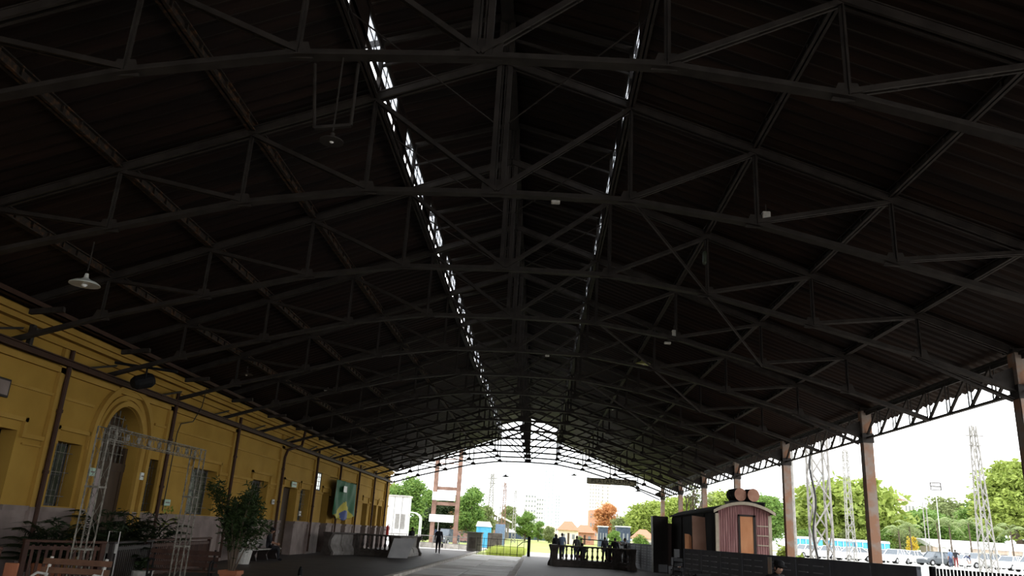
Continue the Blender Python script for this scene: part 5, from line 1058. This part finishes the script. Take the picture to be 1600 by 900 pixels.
# white kiosk with canopy
r = empty('white_kiosk', (0, 0, 0), 0, 'small white kiosk with louvred vents beyond the end of the yellow wall', 'kiosk'); a = atY(606, 800, 74).x; c = atY(636, 800, 74).x; H_ = 4.3
MB().bx(a - 3, c, 74, 76, 0, H_).build('wall', 'white', r); MB().bx(a - 3.1, c + .1, 73.9, 76.1, H_, H_ + .12).build('roof', 'offw', r)
for q in (.52, .82): b = MB(); X = a + (c - a) * q; [b.bx(X - .18, X + .18, 73.94, 74, z, z + .05) for z in [1.5 + i * .11 for i in range(12)]]; b.build('vent', 'tower', r)
for q in (.30, .70): MB().bx(a + (c - a) * q, a + (c - a) * q + .03, 73.97, 74, .1, H_).build('seam', 'tower', r)
r = empty('canopy', (c + .1, 75, 0), 0, 'curved white canopy frame attached beside the kiosk', 'canopy'); b = MB(); b.tube([(0, 0, 3.0), (.5, 0, 2.95), (.85, 0, 2.75), (1.0, 0, 2.5), (1.0, 0, 0)], .06, 6); b.build('frame', 'white', r); b = MB(); b.tube([(0, 1, 3.0), (.5, 1, 2.95), (.85, 1, 2.75), (1.0, 1, 2.5), (1.0, 1, 0)], .06, 6); b.build('frame', 'white', r); MB().prism([(0, 0, 3.06), (.5, 0, 3.01), (.88, 0, 2.8), (.88, 0, 2.77), (.5, 0, 2.97), (0, 0, 3.02)], (0, 1, 0)).build('cover', 'white', r)
# rusty steel frame with white boards
Yf = 88; xl = atY(674, 840, Yf).x; xr = atY(711, 840, Yf).x; r = empty('steel_frame', (0, 0, 0), 0, 'tall rusty steel gantry frame holding two white boards', 'gantry'); zt = atY(716, 700, Yf).z; zl = atY(676, 716, Yf).z
for X, z in ((xl, zl), (xr, zt)): b = MB(); b.bx(X - .22, X + .22, Yf - .25, Yf - .2, 0, z); b.bx(X - .22, X + .22, Yf + .2, Yf + .25, 0, z); b.bx(X - .03, X + .03, Yf - .2, Yf + .2, 0, z); b.build('post', 'rsteel', r)
for py in (763, 787): z = atY(692, py, Yf).z; MB().bx(xl, xr, Yf - .15, Yf + .15, z - .18, z + .18).build('crossbeam', 'rsteel', r)
z = atY(692, 724, Yf).z; b = MB(); b.bx(xl, xr, Yf - .05, Yf + .05, z - .05, z + .05); b.bx(xl, xr, Yf - .05, Yf + .05, z + .45, z + .55)
for i in range(6): X = xl + (xr - xl) * i / 6; b.bar((X, Yf, z), (X + (xr - xl) / 6, Yf, z + .5), .05, .05)
b.build('lattice_beam', 'rsteel', r); b = MB(); b.tube([(xl, Yf, atY(675, 758, Yf).z), (xr, Yf, z)], .02, 5); b.tube([(xr, Yf, atY(712, 758, Yf).z), (xl, Yf, z)], .02, 5); b.build('cross_cable', 'iron', r)
for (p0, p1, lab) in (((676, 768), (711, 783), 'upper'), ((671, 803), (708, 817), 'lower')): a = atY(p0[0], p0[1], Yf - .4); c = atY(p1[0], p1[1], Yf - .4); MB().bx(a.x, c.x, Yf - .42, Yf - .34, c.z, a.z).build('white_board', 'white', r)
x = atY(681, 830, 86).x; MB().tube([(x, Yf - .4, 0), (x, Yf - .4, 2.5)], .05, 6).build('board_leg', 'tower', r)
car(atY(697, 840, 97).x, 97, 0, 1.3, 'pickup', 'cgrey', 'dark vehicle parked behind the rusty steel frame', None)
# long shed on the left
r = empty('goods_shed', (0, 0, 0), 0, 'long goods shed with a dark overhanging roof and brick wall left of the track', 'shed'); b = MB(); b.bx(-17, -10.2, 136, 262, 0, 4.6); b.build('wall', 'brick', r)
b = MB(); b.prism([(-8.2, 128, 5.0), (-8.2, 128, 5.25), (-13, 128, 7.0), (-18, 128, 5.25), (-18, 128, 5.0), (-13, 128, 6.7)], (0, 137, 0)); b.build('roof', 'stone', r); MB().bx(-8.25, -8.1, 128, 265, 4.9, 5.35).build('fascia', 'facade', r)
for i in range(12): MB().bx(-8.9, -8.6, 130 + i * 11.5, 130.3 + i * 11.5, 0, 5.0).build('post', 'tower', r)
r = empty('mesh_fence', (-13, 100, 0), 0, 'blue diamond mesh fence left of the blue cabin', 'fence'); b = MB(); L = 6.5
for i in range(34): X = L * i / 26; b.bar((max(0, X - 1.4), 0, .2 + max(0, 1.4 - X)), (min(X, L), 0, 1.6 - max(0, X - L)) if X <= L else (L, 0, .2 + 1.4 - (X - L)), .02, .03); b.bar((min(X, L), 0, .2 + max(0, X - L)) if X <= L else (L, 0, .2 + X - L), (max(0, X - 1.4), 0, 1.6 - max(0, 1.4 - X)), .02, .03)
b.build('wire', 'mesh', r); [MB().tube([(x, 0, 0), (x, 0, 1.7)], .04, 6).build('post', 'mesh', r) for x in (0, 3.2, 6.5)]
x = atY(756, 830, 92).x; r = empty('portable_cabin', (x, 92, 0), 0, 'blue and white cabin behind the concrete block left of the track', 'portable cabin'); MB().box((0, 0, 1.1), (1.6, 1.4, 2.2), bev=.04).build('cabin_wall', 'toiletb', r); MB().prism([(-.9, -.8, 2.2), (.9, -.8, 2.2), (.6, -.8, 2.75), (-.7, -.8, 2.75)], (0, 1.6, 0)).build('roof', 'white', r)
# masts by the track
G4 = 'lattice masts beside the track'
for (px, Y, top, w, mk, lab) in [(770, 110, 738, .9, 'tower', 'pale lattice mast nearest the concrete block'), (790, 140, 752, .8, 'rsteel', 'thin rusty mast with a cross arm, second from the left'), (806, 170, 764, .8, 'tower', 'pale tapering mast, third from the left'), (782, 200, 790, .7, 'tower', 'short pale mast between the two nearest masts'), (820, 260, 792, .8, 'tower', 'faint short mast before the apartment block')]:
    p = atY(px, top, Y); lattice('lattice_mast', p.x, Y, -.14, p.z, w, lab, 'mast', mk, w * .35, G4, seg=14, tk=2.2)
# far buildings
def tower_block(pxl, pxr, top, Y, mk, label, nx, nz, name='apartment_block', cap=True, wmk='win', frac=.5, depth=14):
    a = atY(pxl, top, Y); c = atY(pxr, top, Y); w = c.x - a.x; h = a.z; r = empty(name, ((a.x + c.x) / 2, Y, -.14), 0, label, 'building', None); MB().box((0, depth / 2, h / 2), (w, depth, h)).build('wall', mk, r)
    if cap: MB().box((0, depth / 2, h + .6), (w * .6, depth * .5, 1.2)).build('roof_house', mk, r)
    for i in range(nx):
        for j in range(nz): MB().box((-w / 2 + w * (i + .5) / nx, -.1, h * (.12 + .84 * (j + .5) / nz)), (w / nx * frac, .3, h / nz * .34)).build('window', wmk, r)
    return r
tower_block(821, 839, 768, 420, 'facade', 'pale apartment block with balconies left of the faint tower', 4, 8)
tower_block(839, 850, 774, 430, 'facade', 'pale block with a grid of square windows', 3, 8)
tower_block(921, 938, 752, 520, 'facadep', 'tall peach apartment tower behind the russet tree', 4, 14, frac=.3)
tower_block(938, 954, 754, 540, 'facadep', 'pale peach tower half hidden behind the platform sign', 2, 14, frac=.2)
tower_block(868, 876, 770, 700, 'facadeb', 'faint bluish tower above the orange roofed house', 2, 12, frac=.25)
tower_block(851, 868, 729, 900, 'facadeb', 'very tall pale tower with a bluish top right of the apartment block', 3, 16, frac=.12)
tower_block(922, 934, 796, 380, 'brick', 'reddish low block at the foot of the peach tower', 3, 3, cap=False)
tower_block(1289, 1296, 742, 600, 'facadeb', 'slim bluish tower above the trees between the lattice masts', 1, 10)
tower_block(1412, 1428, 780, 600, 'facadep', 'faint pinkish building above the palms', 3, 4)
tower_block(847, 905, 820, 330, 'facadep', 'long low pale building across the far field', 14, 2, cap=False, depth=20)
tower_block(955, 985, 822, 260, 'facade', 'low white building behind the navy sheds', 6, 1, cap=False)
def house(px, top, Y, w, mk, label, roofm='tile'):
    p = atY(px, top, Y); r = empty('house', (p.x, Y, -.14), 0, label, 'house'); h = p.z * .6; MB().box((0, 4, h / 2), (w, 8, h)).build('wall', mk, r)
    MB().add([(-w * .58, -.8, h), (w * .58, -.8, h), (w * .58, 8.8, h), (-w * .58, 8.8, h), (-w * .2, 4, p.z), (w * .2, 4, p.z)], [(0, 1, 5, 4), (1, 2, 5), (2, 3, 4, 5), (3, 0, 4), (3, 2, 1, 0)]).build('roof', roofm, r)
    for q in (-.25, .25): MB().box((w * q, -.03, h * .55), (w * .14, .08, h * .34)).build('window', 'win', r)
    MB().box((0, -.03, h * .4), (w * .1, .08, h * .8)).build('door', 'doorw', r)
house(889, 813, 210, 5.0, 'facadep', 'small house with a pointed orange tile roof in the far field'); house(914, 819, 225, 5.2, 'brick', 'brick house with a flat reddish roof right of the orange roofed one'); house(1009, 826, 150, 3.2, 'facadep', 'small pale pink house left of the black cabinets')
for (pxl, pxr, top, lab) in ((936, 950, 822, 'navy clad shed left of the green bush'), (964, 985, 822, 'navy clad shed right of the green bush')):
    a = atY(pxl, top, 190); c = atY(pxr, top, 190); r = empty('navy_shed', ((a.x + c.x) / 2, 190, -.14), 0, lab, 'shed', 'navy sheds in the field'); w = c.x - a.x; MB().box((0, 2, a.z / 2), (w, 4, a.z)).build('wall', 'darkblue', r); MB().box((0, 2, a.z + .1), (w + .3, 4.4, .22)).build('roof', 'facade', r); [MB().box((w * q, -.05, a.z * .55), (w * .12, .1, a.z * .3)).build('window', 'win', r) for q in (-.3, 0, .3)]
r = empty('long_wall', (-12, 300, 0), 0, 'dark low wall line across the far left field under the green trees', 'wall'); MB().box((8, 0, .9), (24, .4, 2.2)).build('wall_body', 'darkblue', r); MB().box((8, 0, 2.05), (24.4, .6, .15)).build('coping', 'facade', r)
